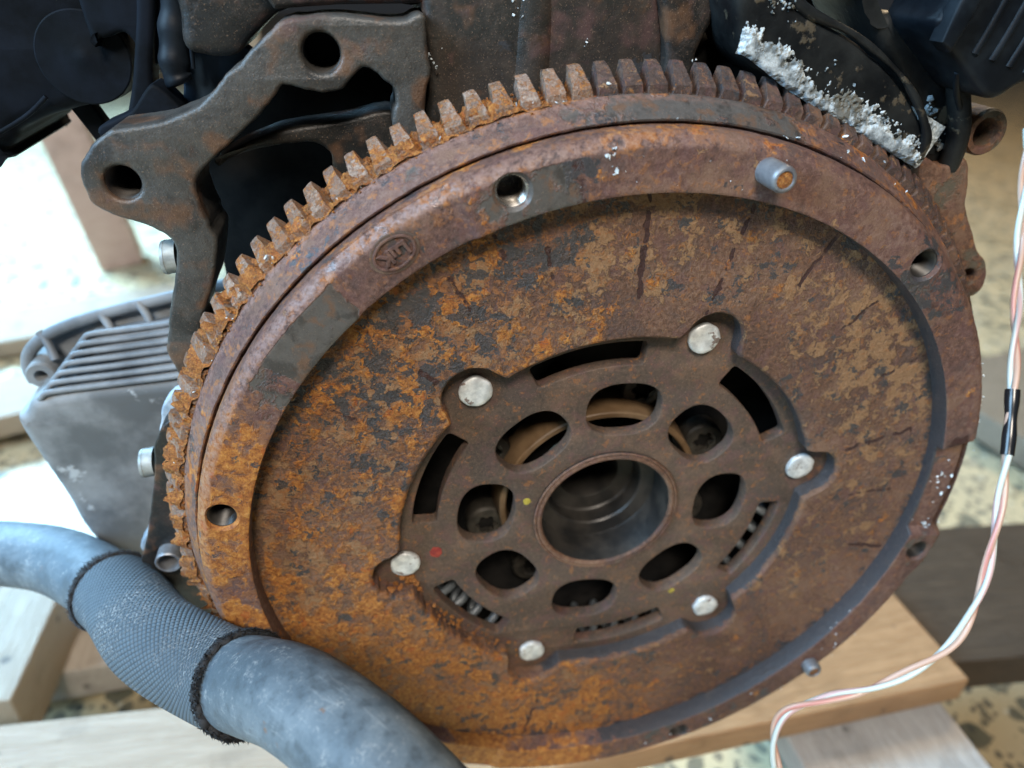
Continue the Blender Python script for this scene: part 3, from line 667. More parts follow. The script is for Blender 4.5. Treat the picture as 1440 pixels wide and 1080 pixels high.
# raised oval maker's mark in the low cast field
mk = pt(127.4, 123.4, 0)
ang = math.radians(123.4 + 90)
def oval(rx, ry, n=48):
    return [(mk[0] + rx * math.cos(q) * math.cos(ang) - ry * math.sin(q) * math.sin(ang), mk[1] + rx * math.cos(q) * math.sin(ang) + ry * math.sin(q) * math.cos(ang)) for q in [2 * math.pi * e / n for e in range(n)]]
mark = plate('makers_mark', [oval(6.1, 4.3), oval(5.2, 3.5)], -0.75, 1.2, 0.22, MAT['rim'], fly)
mark['label'] = 'raised oval foundry mark with letters on the outer ring'
gro = plate('mark_groove', [oval(6.9, 5.0), oval(6.1, 4.3)], -1.08, 0.6, 0.05, MAT['plate'], mark)
tc = bpy.data.curves.new('tmp', 'FONT'); tc.body = 'LuK'; tc.size = 5.0; tc.align_x = 'CENTER'; tc.align_y = 'CENTER'; tc.extrude = 0.35; tc.bevel_depth = 0.10; tc.offset = 0.16
to = bpy.data.objects.new('tmp', tc); COL.objects.link(to)
tm = bpy.data.meshes.new_from_object(to); bpy.data.objects.remove(to)
n = len(tm.vertices); c = np.empty(n * 3); tm.vertices.foreach_get('co', c); c = c.reshape(-1, 3)
c[:, 0] *= 0.98
x = mk[0] + c[:, 0] * math.cos(ang) - c[:, 1] * math.sin(ang); y = mk[1] + c[:, 0] * math.sin(ang) + c[:, 1] * math.cos(ang)
tm.vertices.foreach_set('co', (np.stack([x, -(c[:, 2] - 1.05), y], 1) * 0.001).ravel()); tm.update()
link('letters', tm, MAT['rim'], mark, 30)

# band between the groove and the gear
band_prof = [(134.2, -11.5), (135.9, -9.6), (136.1, -8.9), (136.6, -8.7), (138.2, -11.3), (139.6, -13.7), (140.5, -15.3), (141.0, -16.3), (141.3, -17.2), (141.3, -19.0), (130.0, -19.0)]
NB = 900; vsb = []
tb = np.arange(NB) * 2 * math.pi / NB
fine = []
for q in range(len(band_prof) - 1):
    (r0, w0), (r1, w1) = band_prof[q], band_prof[q + 1]; k = 4 if 3 <= q <= 5 else 1
    for e in range(k): fine.append((r0 + (r1 - r0) * e / k, w0 + (w1 - w0) * e / k))
fine.append(band_prof[-1])
A = np.array([[(r * math.cos(a), r * math.sin(a), w) for (r, w) in fine] for a in tb])
mB = len(fine); i = np.arange(NB); j = (i + 1) % NB
fb = np.concatenate([np.stack([i * mB + k, j * mB + k, j * mB + k + 1, i * mB + k + 1], 1) for k in range(mB - 1)])
band = mobj('inertia_band', A.reshape(-1, 3), fb, MAT['band'], fly, 45)
P = uvw(band); aa = np.degrees(np.arctan2(P[:, 1], P[:, 0])); rr = np.hypot(P[:, 0], P[:, 1])
q = (fbm(P * 0.45, 4, 40) - 0.5) * 0.5 * (rr > 135.5); P[:, 2] += q; sc_ = 1 + 0.003 * (fbm(P * 0.3, 4, 41) - 0.5); P[:, 0] *= sc_; P[:, 1] *= sc_
setuvw(band, P)
fattr(band, 'grey', 0.75 * zone(aa, 84, 12, 6) + 0.25 * zone(aa, 110, 14, 8) + 0.22 * zone(aa, 142, 10, 6))
fattr(band, 'dark', 0.30 * zone(aa, 120, 60, 20))
fattr(band, 'orange', 0.12 * zone(aa, 125, 45, 12) + 0.5 * zone(aa, 180, 22, 12) + 0.35 * sstep(140.2, 141.2, rr) * zone(aa, 115, 30, 15) + 0.25 * zone(aa, 60, 14, 8))
fattr(band, 'stain', 0.9 * sstep(136.1, 135.7, rr))
fattr(band, 'painted_sheen', sstep(139.6, 140.6, rr) * sstep(141.4, 141.1, rr) * zone(aa, 130, 45, 12) + 0.08 * zone(aa, 130, 40, 12))  # highlight line beside the teeth, painted on

# ring gear and its teeth
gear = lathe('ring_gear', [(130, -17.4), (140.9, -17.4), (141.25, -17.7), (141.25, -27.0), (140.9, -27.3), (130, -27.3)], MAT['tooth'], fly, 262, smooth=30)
gear['label'] = 'toothed starter ring with orange rust between the teeth'
NTEETH = 131
def tooth_mesh(seed, worn=0.0):
    # stations along w, each a cross-section (tangential x, radial y)
    rs = [140.6, 142.2, 144.0, 145.8, 147.3, 148.4]
    hw = [2.60, 2.30, 2.02, 1.74, 1.48, 1.22]
    ws = [-17.2, -17.7, -19.2, -20.7, -22.2, -23.7, -25.2, -26.6, -27.1]
    vs = []; fs = []
    ring = 2 * len(rs) + 2
    for k, w in enumerate(ws):
        ch = max(0.0, (-17.2 - w)); front = min(1.0, 0.36 + 0.64 * min(1, ch / 7.6))   # pinion lead-in chamfer at the front
        shrink = 0.90 if k in (0, len(ws) - 1) else 1.0
        sec = []
        for r, h in zip(rs, hw):
            rr_ = 140.6 + (r - 140.6) * (front if r > 142 else 1) * (0.985 if k == len(ws) - 1 else 1)
            sec.append((-(3.10 - (rr_ - 140.6) * 0.205) * shrink, rr_))
        top = sec[-1][1]
        right = [(-x, y) for x, y in reversed(sec)]
        full = sec + [(0.45 * sec[-1][0], top + 0.05), (-0.45 * sec[-1][0], top + 0.05)] + right
        for x, y in full: vs.append((x, y, w))
    m = ring
    for k in range(len(ws) - 1):
        for q in range(m - 1):
            fs.append((k * m + q, k * m + q + 1, (k + 1) * m + q + 1, (k + 1) * m + q))
    fs.append(tuple(range(m))[::-1]); fs.append(tuple((len(ws) - 1) * m + q for q in range(m)))
    P = np.array(vs); S = P + seed * 31.0
    amp = 0.30 + worn
    for ax in range(2):
        P[:, ax] += (fbm(S * 0.55, 3, seed * 3 + ax) - 0.5) * amp * 2 * sstep(140.8, 143, P[:, 1])
    me = bpy.data.meshes.new('tooth')
    me.from_pydata((np.stack([P[:, 0], -P[:, 2], P[:, 1]], 1) * 0.001).tolist(), [], fs); me.update()
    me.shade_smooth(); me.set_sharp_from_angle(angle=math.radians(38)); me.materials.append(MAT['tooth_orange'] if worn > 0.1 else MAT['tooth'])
    return me
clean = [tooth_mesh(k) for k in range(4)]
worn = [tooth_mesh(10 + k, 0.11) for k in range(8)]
pitch = 360.0 / NTEETH
bpy.context.view_layer.update(); ginv = gear.matrix_world.inverted()
tooth_angles = []
for k in range(NTEETH):
    a = 93.3 - 0.9 + pitch * k
    an = (a + 180) % 360 - 180; tooth_angles.append(an)
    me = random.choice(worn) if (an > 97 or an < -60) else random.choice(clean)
    o = bpy.data.objects.new('tooth', me); COL.objects.link(o)
    o.parent = gear; o.matrix_parent_inverse = ginv
    o.rotation_euler = (0, -math.radians(an - 90), 0)
# rust packed between the teeth, thick on the left side
ta = np.arange(2200) * 2 * math.pi / 2200; wv_ = np.array([-16.4, -16.9, -17.5, -18.5, -19.5, -20.5, -21.5, -22.5, -23.5, -24.5, -25.5, -26.5, -27.4])
TT, WW = np.meshgrid(ta, wv_, indexing='ij'); deg = (np.degrees(TT) + 180) % 360 - 180
dens = np.maximum(sstep(96, 106, deg) * (deg > 0), np.maximum(sstep(-150, -160, deg), 0.55 * sstep(-70, -95, deg) * (deg < 0)))
Q = np.stack([(141 * np.cos(TT)).ravel(), (141 * np.sin(TT)).ravel(), WW.ravel()], 1)
f1 = fbm(Q * 0.30, 4, 61).reshape(TT.shape); f2 = fbm(Q * 1.1, 3, 62).reshape(TT.shape)
amt = dens * (0.5 + 4.2 * sstep(0.34, 0.68, f1) + (2.0 - 1.2 * sstep(140, 155, np.abs(deg))) * (f2 - 0.42)) * (0.9 + 0.6 * sstep(132, 150, np.abs(deg)))
edge_ = np.where(WW > -17.2, 0.25, np.where(WW > -18.0, 0.7, 1.0)) * np.where(WW < -27, 0.3, 1.0)
RRf = 140.9 + np.maximum(amt, -0.3) * edge_
A = np.stack([RRf * np.cos(TT), RRf * np.sin(TT), WW], 2)
mQ = len(wv_); i = np.arange(2200); j = (i + 1) % 2200
fq = np.concatenate([np.stack([i * mQ + k, i * mQ + k + 1, j * mQ + k + 1, j * mQ + k], 1) for k in range(mQ - 1)])
rf = mobj('rust_fill', A.reshape(-1, 3), fq, MAT['crust'], gear, 60); rf['kind'] = 'stuff'
rng = np.random.RandomState(7); items = []
for an in tooth_angles:
    if an > 98 or an < -150 or (an < -80 and an > -110):
        heavy = 1.0 if an > 98 else 0.5
        for q in range(int(12 * heavy)):
            a = an + pitch / 2 + rng.uniform(-0.8, 0.8); sz = rng.uniform(0.15, 0.6)
            x = pt(141.6 + rng.beta(1.2, 2.2) * 5.0, a, rng.uniform(-26.5, -17.0))
            items.append((x[0], x[1], x[2], (sz * 1.3, sz, sz * 0.7)))
        for q in range(int(4 * heavy)):
            a = an + rng.uniform(-1.3, 1.3); x = pt(140.6 + rng.uniform(0, 1.2), a, rng.uniform(-17.6, -15.5)); sz = rng.uniform(0.15, 0.45)
            items.append((*x, (sz, sz, sz)))
cr = lumps('rust_crumbs', items, MAT['crust'], gear, 1, 5, 0.6, 30); cr['kind'] = 'stuff'
# pale flakes stuck to the wheel
items = []
def scatter(n, r, a, sr, sa, w, s0, s1):
    for _ in range(int(n * 0.5)):
        x = pt(r + rng.normal(0, sr), a + rng.normal(0, sa), w + rng.uniform(0, 0.2)); sz = s0 + (s1 - s0) * rng.rand() ** 2.2 * 0.9
        items.append((*x, (sz * 1.3, sz * 0.8, sz * 0.4)))
scatter(14, 131.0, 97.0, 0.8, 0.5, 0.0, 0.25, 0.75); scatter(10, 126.5, 96.6, 0.8, 0.35, 0.0, 0.25, 0.8)
scatter(16, 127.5, 78, 3.0, 2.2, 0.0, 0.12, 0.35); scatter(26, 127, 88, 4.0, 9.0, 0.0, 0.10, 0.26)
scatter(26, 127.0, 3.0, 3.2, 3.0, -3.3, 0.3, 0.9); scatter(20, 126.0, -5.5, 3.0, 1.0, -2.6, 0.3, 1.0); scatter(16, 134.2, 17.0, 0.4, 4.0, -1.6, 0.3, 0.9)
scatter(9, 136.5, 75, 0.3, 4.0, -8.6, 0.2, 0.6); scatter(22, 139.0, 62, 1.5, 6.0, -12.5, 0.3, 0.8); scatter(14, 120.2, -25, 0.3, 6.0, -1.0, 0.3, 0.8)
scatter(12, 128, -35, 4.0, 3.0, 0.0, 0.3, 0.9); scatter(12, 127, -75, 4.0, 8.0, 0.0, 0.4, 1.0); scatter(34, 142.5, 140, 1.6, 20, -17.3, 0.25, 0.7); scatter(14, 142.5, 104, 1.2, 8, -17.3, 0.2, 0.5)
fk = lumps('pale_flakes', items, MAT['crumb'], fly, 1, 9, 0.8, 25); fk['kind'] = 'stuff'

# hub plate: bore, eight oval windows, six arc slots
def superell(c, a_deg, ra, rb, n=44, p=2.5):
    out = []; a = math.radians(a_deg)
    for k in range(n):
        t_ = 2 * math.pi * k / n; ct, st_ = math.cos(t_), math.sin(t_)
        x = ra * math.copysign(abs(ct) ** (2 / p), ct); y = rb * math.copysign(abs(st_) ** (2 / p), st_)
        out.append((c[0] + x * math.cos(a) - y * math.sin(a), c[1] + x * math.sin(a) + y * math.cos(a)))
    return out
WIN = [130.0, 87.4, 44.8, -1.0, -47.6, -95.6, -143.6, 173.6]
outl = [circ(0, 0, 88, 160), circ(0, 0, 26.6, 96)]
for a in WIN:
    c = pt(44.0, a); outl.append(superell(c, a, 10.0, 13.0))
def arc_slot(a, half, r0, r1, rc=1.8):
    o_ = []
    for k in range(13): o_.append(pt(r1, a - half + 2 * half * k / 12)[:2])
    for k in range(13): o_.append(pt(r0, a + half - 2 * half * k / 12)[:2])
    pp = []
    N = len(o_)
    for k in range(N):
        if k in (0, 12, 13, 25):
            p0 = Vector(o_[k - 1]); p1 = Vector(o_[k]); p2 = Vector(o_[(k + 1) % N])
            d0 = (p0 - p1).normalized() * rc; d1 = (p2 - p1).normalized() * rc
            for e in range(6):
                f_ = e / 5; pp.append(tuple((p1 + d0) * (1 - f_) ** 2 + p1 * 2 * f_ * (1 - f_) + (p1 + d1) * f_ ** 2))
        else: pp.append(o_[k])
    return pp
for k in range(6): outl.append(arc_slot(RIV0 - 30 - 60 * k, 16.3, 61.0, 69.5))
hub = plate('hub_plate', outl, -14.3, 5.0, 0.5, MAT['plate'], fly)
hub['label'] = 'brown pierced hub plate with oval windows and curved slots'
sl = lathe('bore_sleeve', [(26.8, -19.0), (26.8, -13.9), (26.4, -13.45), (25.9, -13.5), (25.75, -13.9), (25.6, -13.5), (24.7, -13.3), (24.1, -13.6), (23.7, -14.3), (23.7, -27.0), (23.2, -28.0), (18.6, -29.0), (18.0, -29.8), (18.0, -36.0), (17.4, -36.8), (12.0, -37.6), (11.5, -38.5), (11.5, -56), (0.05, -56)], MAT['bore'], fly, 128, smooth=30)
P = uvw(sl)
sl.data.materials.append(MAT['innerbore']); sl.data.materials.append(MAT['boltdark'])
for f in sl.data.polygons:
    if f.center.y > 0.0155: f.material_index = 2 if f.normal.y < -0.6 else 1
# what shows through the windows
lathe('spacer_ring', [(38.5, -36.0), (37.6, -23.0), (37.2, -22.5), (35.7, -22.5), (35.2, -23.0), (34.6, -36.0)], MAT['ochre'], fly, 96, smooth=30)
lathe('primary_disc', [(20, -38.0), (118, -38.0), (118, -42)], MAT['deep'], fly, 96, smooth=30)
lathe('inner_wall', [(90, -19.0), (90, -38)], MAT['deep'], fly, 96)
def hexpts(c, r, a0): return [(c[0] + r * math.cos(math.radians(a0 + 60 * k)), c[1] + r * math.sin(math.radians(a0 + 60 * k))) for k in range(6)]
for (r, a) in ((43.6, -159.5), (44.8, 19.5), (43.0, 70.0), (46.0, -119.0), (44.0, 110.0), (44.0, 155.0), (44.0, -24.0), (44.0, -72.0)):
    c = pt(r, a)
    b = lathe('crank_bolt', [(7.6, -38.0), (7.6, -32.0), (7.0, -31.0), (4.6, -30.6), (4.3, -31.2)], MAT['boltdark'], fly, 32, c[:2], 30)
    star = []
    for k in range(24):
        rr_ = 3.9 + 0.75 * math.cos(math.radians(k * 90)); star.append((c[0] + rr_ * math.cos(2 * math.pi * k / 24), c[1] + rr_ * math.sin(2 * math.pi * k / 24)))
    plate('socket', [circ(c[0], c[1], 4.45, 32), star], -31.0, 3.0, 0.1, MAT['boltdark'], b)
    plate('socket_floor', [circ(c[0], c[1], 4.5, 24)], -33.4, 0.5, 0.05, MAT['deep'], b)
for k in (2, 3, 4):
    a = RIV0 - 30 - 60 * k; pts_ = []
    for q in range(140):
        f_ = q / 139; aa_ = a - 17 + 34 * f_; ph = f_ * 2 * math.pi * 4.6
        pts_.append(pt(71.5 + 6.0 * math.cos(ph), aa_, -27 + 6.0 * math.sin(ph)))
    tube('arc_spring', pts_, 1.7, MAT['coil'], fly, 10, raw_pts=True)
# daubs of marking paint on the hub plate
MAT['paint_y'] = simple('yellow_paint', (0.30, 0.24, 0.03), (0.48, 0.40, 0.06), 0.8, 0.6, 0.1)
MAT['paint_r'] = simple('red_paint', (0.22, 0.02, 0.02), (0.36, 0.05, 0.03), 0.8, 0.6, 0.1)
for (r, a, rad, m_, nm) in ((30.8, 163.5, 1.3, 'paint_y', 'yellow_paint_dot'), (56.0, -55.0, 1.2, 'paint_y', 'yellow_paint_dot'), (62.5, -170.5, 2.2, 'paint_r', 'red_paint_daub')):
    c = pt(r, a); plate(nm, [rough_outline(circ(c[0], c[1], rad, 12), rad * 0.35, int(a) + 300, 3, 0.9)], -14.2, 0.2, 0.03, MAT[m_], hub)
# rivets
for k, a in enumerate(rivet_ang):
    c = pt(RIVR, a); ph = rng.uniform(0, 6.28)
    prof_r = [(4.2, -19), (4.2, -14.6), (5.05, -14.1), (5.25, -13.2), (5.15, -12.7), (4.8, -12.35), (3.6, -12.15), (1.8, -12.1), (0.02, -12.12)]
    rv = lathe('rivet', prof_r, MAT['rivet'], fly, 48, c[:2], 40)
    P = uvw(rv); d = P[:, :2] - np.array(c[:2]); j_ = 1 + (fbm(np.stack([d[:, 0] * .4, d[:, 1] * .4, 0 * d[:, 0] + k * 9.0], 1), 3, k) - 0.5) * 0.16
    P[:, :2] = np.array(c[:2]) + d * j_[:, None]; P[:, 2] += (fbm(np.stack([d[:, 0] * .5, d[:, 1] * .5, 0 * d[:, 0] + k], 1), 2, k + 5) - 0.5) * 0.4; setuvw(rv, P)
# loose rust in the notch on the left
items = []
for _ in range(70):
    a = rng.normal(-161.5, 2.6); r = rng.uniform(72, 86); x = pt(r, a, -14.5 + rng.uniform(0, 5.5) * sstep(72, 84, r)); sz = rng.uniform(0.5, 1.7)
    items.append((*x, (sz, sz * 0.8, sz * 0.7)))
for _ in range(60):
    a = rng.uniform(-155, -116); x = pt(rng.uniform(70.5, 74.5), a, rng.uniform(-14.6, -8.6)); sz = rng.uniform(0.3, 1.1)
    items.append((*x, (sz, sz * 0.8, sz * 0.7)))
lr = lumps('loose_rust', items, MAT['crust'], fly, 1, 15, 0.6, 30); lr['kind'] = 'stuff'

# ------------------------------------------------------------------ the engine block behind
eng = thing('engine_block', V(-20, 60, -60), 'dark grimy engine block with a cast bell-housing flange behind the flywheel', 'engine block')
ear, ear_h = circ(-140.0, 116.0, 4.6, 36), circ(-84.9, 148.2, 5.0, 36)
flg = plate('flange', [rough_outline(FLANGE, 0.5, 3), rough_outline(CAV, 0.5, 4), ear, ear_h], -35, 22, 1.2, MAT['cast'], eng)
flg['label'] = 'grey cast flange arm with threaded holes at the upper left'
for (c, r, dep) in (((-140.0, 116.0), 4.9, 20), ((-84.9, 148.2), 5.3, 20)):
    pr_ = [(r + 0.1, -35.6)]
    for k in range(18): pr_ += [(r - 0.05, -36.2 - k * 1.0), (r - 0.55, -36.7 - k * 1.0)]
    lathe('threaded_bore', pr_ + [(r - 0.7, -56), (0.05, -56)], MAT['innerbore'], eng, 40, c, 20)
plate('web', [rough_outline(WEB, 0.3, 6)], -47, 16, 1.5, MAT['castdark'], eng)
plate('cavity_wall', [[(-128, 60), (-128, 118), (-95, 146), (-60, 150), (60, 150), (60, 20), (-60, 20)]], -80, 8, 0.5, MAT['deep'], eng)  # cavity back, its darkness painted in
plate('upper_casting', [rough_outline([(-108, 146), (-104, 150), (-94, 157), (-75, 160), (-55, 161), (-54, 190), (-54, 230), (-100, 230), (-135, 230), (-130, 180), (-121, 160), (-121, 148), (-114, 145.5)], 0.3, 8)], -49, 40, 3.0, MAT['castdark'], eng)
plate('upper_ledge', [[(-96, 157.5), (-80, 158.8), (-58, 159.5), (-57, 172), (-57, 230), (-110, 230), (-108, 175)]], -42, 14, 2.5, MAT['castbrown'], eng)
plate('block_face', [rough_outline([(-58.5, 230), (-58.2, 160), (-58.0, 150), (-57.4, 143), (-60, 116), (-40, 100), (30, 100), (14, 123), (11.5, 140), (11, 151), (7, 172), (4, 230)], 0.3, 9)], -41.5, 40, 3.0, MAT['castbrown'], eng)
plate('block_rib', [rough_outline([(3.5, 230), (5, 172), (9.5, 151), (13.5, 118), (20, 122), (20.6, 134), (19, 145), (20, 151), (23, 159), (23, 172), (24, 230)], 0.35, 10)], -37.5, 36, 2.0, MAT['castdark'], eng)
for (u0, r0) in ((-28, 9), (-2, 5.5)):
    tube('cast_rib', [(u0 + 3, 240, -52), (u0 + 1, 180, -50), (u0, 140, -49), (u0 - 2, 110, -49)], r0, MAT['castbrown'], eng, 24)
plate('lower_plate', [rough_outline(LPLATE, 0.4, 11), circ(-155.5, -17.0, 4.6, 30)], -35, 9, 0.8, MAT['castdark'], eng)
lathe('dowel_sleeve', [(4.5, -44), (4.5, -30.0), (4.1, -29.6), (3.5, -29.8), (3.4, -34), (3.4, -50), (0.05, -50)], MAT['pin'], eng, 40, (-155.0, -16.5), 30)
gk = plate('gasket_edge', [rough_outline([(-146, 42), (-151, 32), (-154, 20), (-157.5, 8), (-164, -12), (-169, -22), (-164, -30), (-150, -20), (-138, 40)], 0.8, 12)], -45.5, 6, 0.8, MAT['gasket'], eng)
def hexbolt(c, w0, axis_u, L, r, label_parent, mat):
    """bolt whose head points along -u"""
    prof_b = [(r, 0), (r, L * 0.75), (r * 1.02, L * 0.78), (r * 0.98, L), (0.02, L)]
    vs = []; fs = []; n = 30; m_ = len(prof_b)
    for k in range(n):
        a = 2 * math.pi * k / n
        for rr_, l in prof_b: vs.append((c[0] - l, c[1] + rr_ * math.cos(a) - 0.12 * l, w0 + rr_ * math.sin(a)))
    for k in range(n):
        j_ = (k + 1) % n
        for q in range(m_ - 1): fs.append((k * m_ + q, k * m_ + q + 1, j_ * m_ + q + 1, j_ * m_ + q))
    return mobj('flange_bolt', vs, fs, mat, label_parent, 35)
hexbolt((-132.5, 92.0), -44, 0, 4.2, 5.0, eng, MAT['zinc'])
hexbolt((-154.0, 19.5), -42, 0, 4.4, 5.0, eng, MAT['zinc'])
items = []
for (u0, v0, w0, n_, sp) in ((-56.5, 147, -39, 16, 1.6), (-33, 160, -41, 16, 2.2), (-27, 152, -41, 10, 1.4), (-13, 151, -41, 6, 1), (19, 145, -38, 10, 1.2), (24, 142, -38, 3, .5)):
    for _ in range(int(n_ * 0.5) + 1):
        sz = rng.uniform(0.10, 0.42) * (1.6 if rng.rand() < 0.15 else 1); items.append((u0 + rng.normal(0, sp * .7), v0 + rng.normal(0, sp), w0 + rng.uniform(-.7, .1), (sz * 1.3, sz, sz * .5)))
fk2 = lumps('oxide_flakes', items, MAT['crumb'], eng, 1, 19, 0.8, 25); fk2['kind'] = 'stuff'

# right-hand ear of the flange
earp = plate('flange_ear', [rough_outline(EARR, 0.4, 13), circ(126.3, 79.8, 3.1, 28)], -26, 10, 1.0, MAT['earbrown'], eng)
earp['label'] = 'brown grey ear with a bolt hole at the right of the flywheel'
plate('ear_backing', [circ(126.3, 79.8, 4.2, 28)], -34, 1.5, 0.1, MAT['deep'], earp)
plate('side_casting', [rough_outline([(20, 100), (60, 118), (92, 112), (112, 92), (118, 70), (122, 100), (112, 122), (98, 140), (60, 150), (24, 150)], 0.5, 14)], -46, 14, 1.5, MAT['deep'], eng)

# ------------------------------------------------------------------ corroded bracket, upper right
br = thing('mounting_bracket', V(70, 120, -30), 'black oily bracket caked with white corrosion at the upper right of the flywheel', 'bracket')
plate('bracket_arm', [rough_outline([(18, 230), (19, 172), (25, 151.5), (40, 142.5), (57, 134), (71, 128), (89, 121.5), (88.5, 130), (75, 143), (57, 154), (36, 163), (30, 172), (28, 230)], 0.6, 15)], -21, 26, 3.0, MAT['bracket'], br)
tube('bracket_ridge', [(24, 185, -24), (36, 164, -22), (57, 155, -21), (75, 144, -20.5), (86.5, 131, -20.5), (89, 122, -22)], lambda f: 1.1 + 0.35 * math.sin(9 * f) + 0.2 * math.sin(31 * f), MAT['bracket'], br, 16)
plate('bracket_column', [rough_outline([(58, 230), (60, 172), (64, 161), (82, 141), (97, 127), (98, 119), (108, 114), (114, 119), (113.5, 131), (99, 146), (90, 154), (83.5, 159), (74, 161), (69, 161), (66, 172), (70, 230)], 0.6, 16)], -31, 30, 4.0, MAT['bracket'], br)
tube('bracket_ridge', [(92, 156, -29), (99, 140, -27), (104, 128, -27), (106, 117, -29)], 3.2, MAT['bracket'], br, 16)
lathe('bushing_ring', [(7.2, -48), (7.2, -31), (6.6, -30), (4.9, -30), (4.4, -31), (4.2, -46), (0.05, -46)], MAT['earbrown'], br, 40, (117.0, 127.5), 30)
path = catmull([(23.5, 152, 0), (26, 151.5, 0), (33, 147.5, 0), (41, 143.0, 0), (50, 138.5, 0), (58, 134.8, 0), (66, 131, 0), (74, 127.5, 0), (83, 123.5, 0), (90, 120.5, 0)], 34, False)
PA = np.array([list(p) for p in path])[:, :2]; TA = np.gradient(PA, axis=0); TA /= np.linalg.norm(TA, axis=1)[:, None]; NA = np.stack([-TA[:, 1], TA[:, 0]], 1)
tt = np.linspace(-1.7, 11.5, 70); fpos = np.linspace(0, 1, len(PA))
G = PA[:, None, :] + NA[:, None, :] * tt[None, :, None]
Q = np.stack([G[..., 0].ravel(), G[..., 1].ravel(), 0 * G[..., 0].ravel()], 1)
f1 = fbm(Q * 0.22, 5, 71).reshape(G.shape[:2]); f2 = fbm(Q * 0.9, 4, 72).reshape(G.shape[:2]); f3 = fbm(Q * 2.6, 2, 73).reshape(G.shape[:2])
cov = np.exp(-((tt[None, :] - 0.2) / (2.9 - 0.8 * fpos[:, None])) ** 2) * 1.15 + 0.72 * np.exp(-((tt[None, :] - 4) / 4.2) ** 2)
patchy = fbm(np.stack([fpos * 9, 0 * fpos, 0 * fpos], 1), 3, 88); cov *= (0.72 + 0.55 * patchy - 0.18 * fpos)[:, None]
cov *= sstep(0.0, 0.10, fpos)[:, None] * sstep(1.0, 0.93, fpos)[:, None]
hgt = (cov * (0.05 + 1.95 * f1) - 0.62) * 2.0 + (f2 - 0.5) * 2.0 + (f3 - 0.5) * 0.5 - 0.15
Wc = -21.0 + np.clip(hgt, -1.2, 1.0) - 0.45 * np.maximum(0, -tt[None, :] - 0.5) ** 1.3
Vs = np.stack([G[..., 0], G[..., 1] + 0.25 * (f2 - .5), Wc], 2).reshape(-1, 3)
n1_, n2_ = G.shape[:2]; ii, jj = np.meshgrid(np.arange(n1_ - 1), np.arange(n2_ - 1), indexing='ij'); k0 = (ii * n2_ + jj).ravel()
ck = mobj('corrosion_crust', Vs, np.stack([k0, k0 + n2_, k0 + n2_ + 1, k0 + 1], 1), MAT['chalk'], br, 75)
ck['label'] = 'white powdery corrosion crust along the bracket edge'
items = []
for (u0, v0, n_, sp) in ((72, 133.0, 34, 1.1), (70, 131.5, 20, 1.2), (52, 148, 5, 2.0), (36, 162, 30, 2.2), (31, 164, 22, 2.0), (27, 151, 26, 1.2), (60, 137, 20, 3)):
    for _ in range(n_):
        sz = 0.12 + 0.65 * rng.rand() ** 2.5; items.append((u0 + rng.normal(0, sp), v0 + rng.normal(0, sp * .7), -20.9 + rng.uniform(-.3, .3), (sz, sz * .8, sz * .5)))
for _ in range(70):
    f_ = rng.rand(); u0, v0 = 93 + 9 * f_, 135 - 12 * f_; sz = 0.2 + 1.0 * rng.rand() ** 2
    items.append((u0 + rng.normal(0, .7), v0 + rng.normal(0, 1.0), -30.6 + rng.uniform(-.3, .4), (sz, sz * .8, sz * .5)))
co_ = lumps('corrosion_grains', items, MAT['chalk'], br, 1, 23, 0.9, 60); co_['kind'] = 'stuff'

cn = thing('cable_connector', V(95, 145, -15), 'ribbed black plastic cable connector in the upper right corner', 'connector')
plate('connector_body', [rough_outline([(74, 158), (75, 165), (74, 190), (74, 230), (140, 230), (139, 190), (132, 165), (124, 151), (114, 146.5), (106, 144.5), (97, 140.5), (86, 148)], 0.15, 17)], -12, 24, 2.0, MAT['plastic'], cn)
for k in range(4):
    tube('connector_rib', [(87 + 6.0 * k, 152 - 1.6 * k, -12.4), (91 + 6.6 * k, 165, -12.4), (99 + 7 * k, 200, -12.4)], 1.2, MAT['plastic'], cn, 12)
plate('connector_latch', [[(73.4, 155), (77, 152.5), (80, 160), (82, 170), (77, 172), (75, 164)]], -8.5, 6, 1.0, MAT['plastic'], cn)
tube('connector_cable', [(88, 147, -17), (94, 141, -22), (100, 135, -25), (104, 128, -27)], 0.9, MAT['plastic'], cn, 12)

# ------------------------------------------------------------------ black parts, upper left
pm = thing('pump_housing', V(-165, 120, -80), 'black rounded pump housing with a disc face in the upper left corner', 'pump')
plate('housing_body', [rough_outline([(-330, 100), (-198, 110), (-185, 115.3), (-181.5, 118), (-179, 121), (-171, 124.5), (-160, 127.5), (-150, 129.5), (-144.5, 134), (-142.5, 142), (-143, 148), (-148, 151), (-146, 172), (-150, 240), (-330, 240)], 0.15, 18)], -78, 60, 5.0, MAT['black'], pm)
lathe('disc_face', [(13.2, -82), (13.0, -77.7), (12.6, -77.4), (3.0, -77.6), (2.0, -77.2), (0.05, -77.0)], MAT['black'], pm, 72, (-155.5, 141.5), 30)
tube('housing_lip', [(-205, 112, -76), (-190, 118, -76), (-176, 125, -76), (-168, 131, -76)], 0.7, MAT['black'], pm, 12)
sb = thing('support_strut', V(-142, 126, -72), 'black upright strut between the pump housing and the flange arm', 'bracket')
plate('strut_bar', [rough_outline([(-127, 230), (-133.5, 168), (-140, 140), (-146, 122), (-138.5, 122), (-135, 139), (-128.5, 168), (-120, 230)], 0.1, 19, freq=.1)], -68, 10, 1.5, MAT['black'], sb)
plate('strut_foot', [rough_outline(WEDGE, 0.3, 20)], -54, 12, 1.0, MAT['black'], sb)
plate('strut_stay', [[(-168, 128), (-160, 112), (-155, 116), (-161, 129)]], -88, 6, 1.0, MAT['black'], sb)
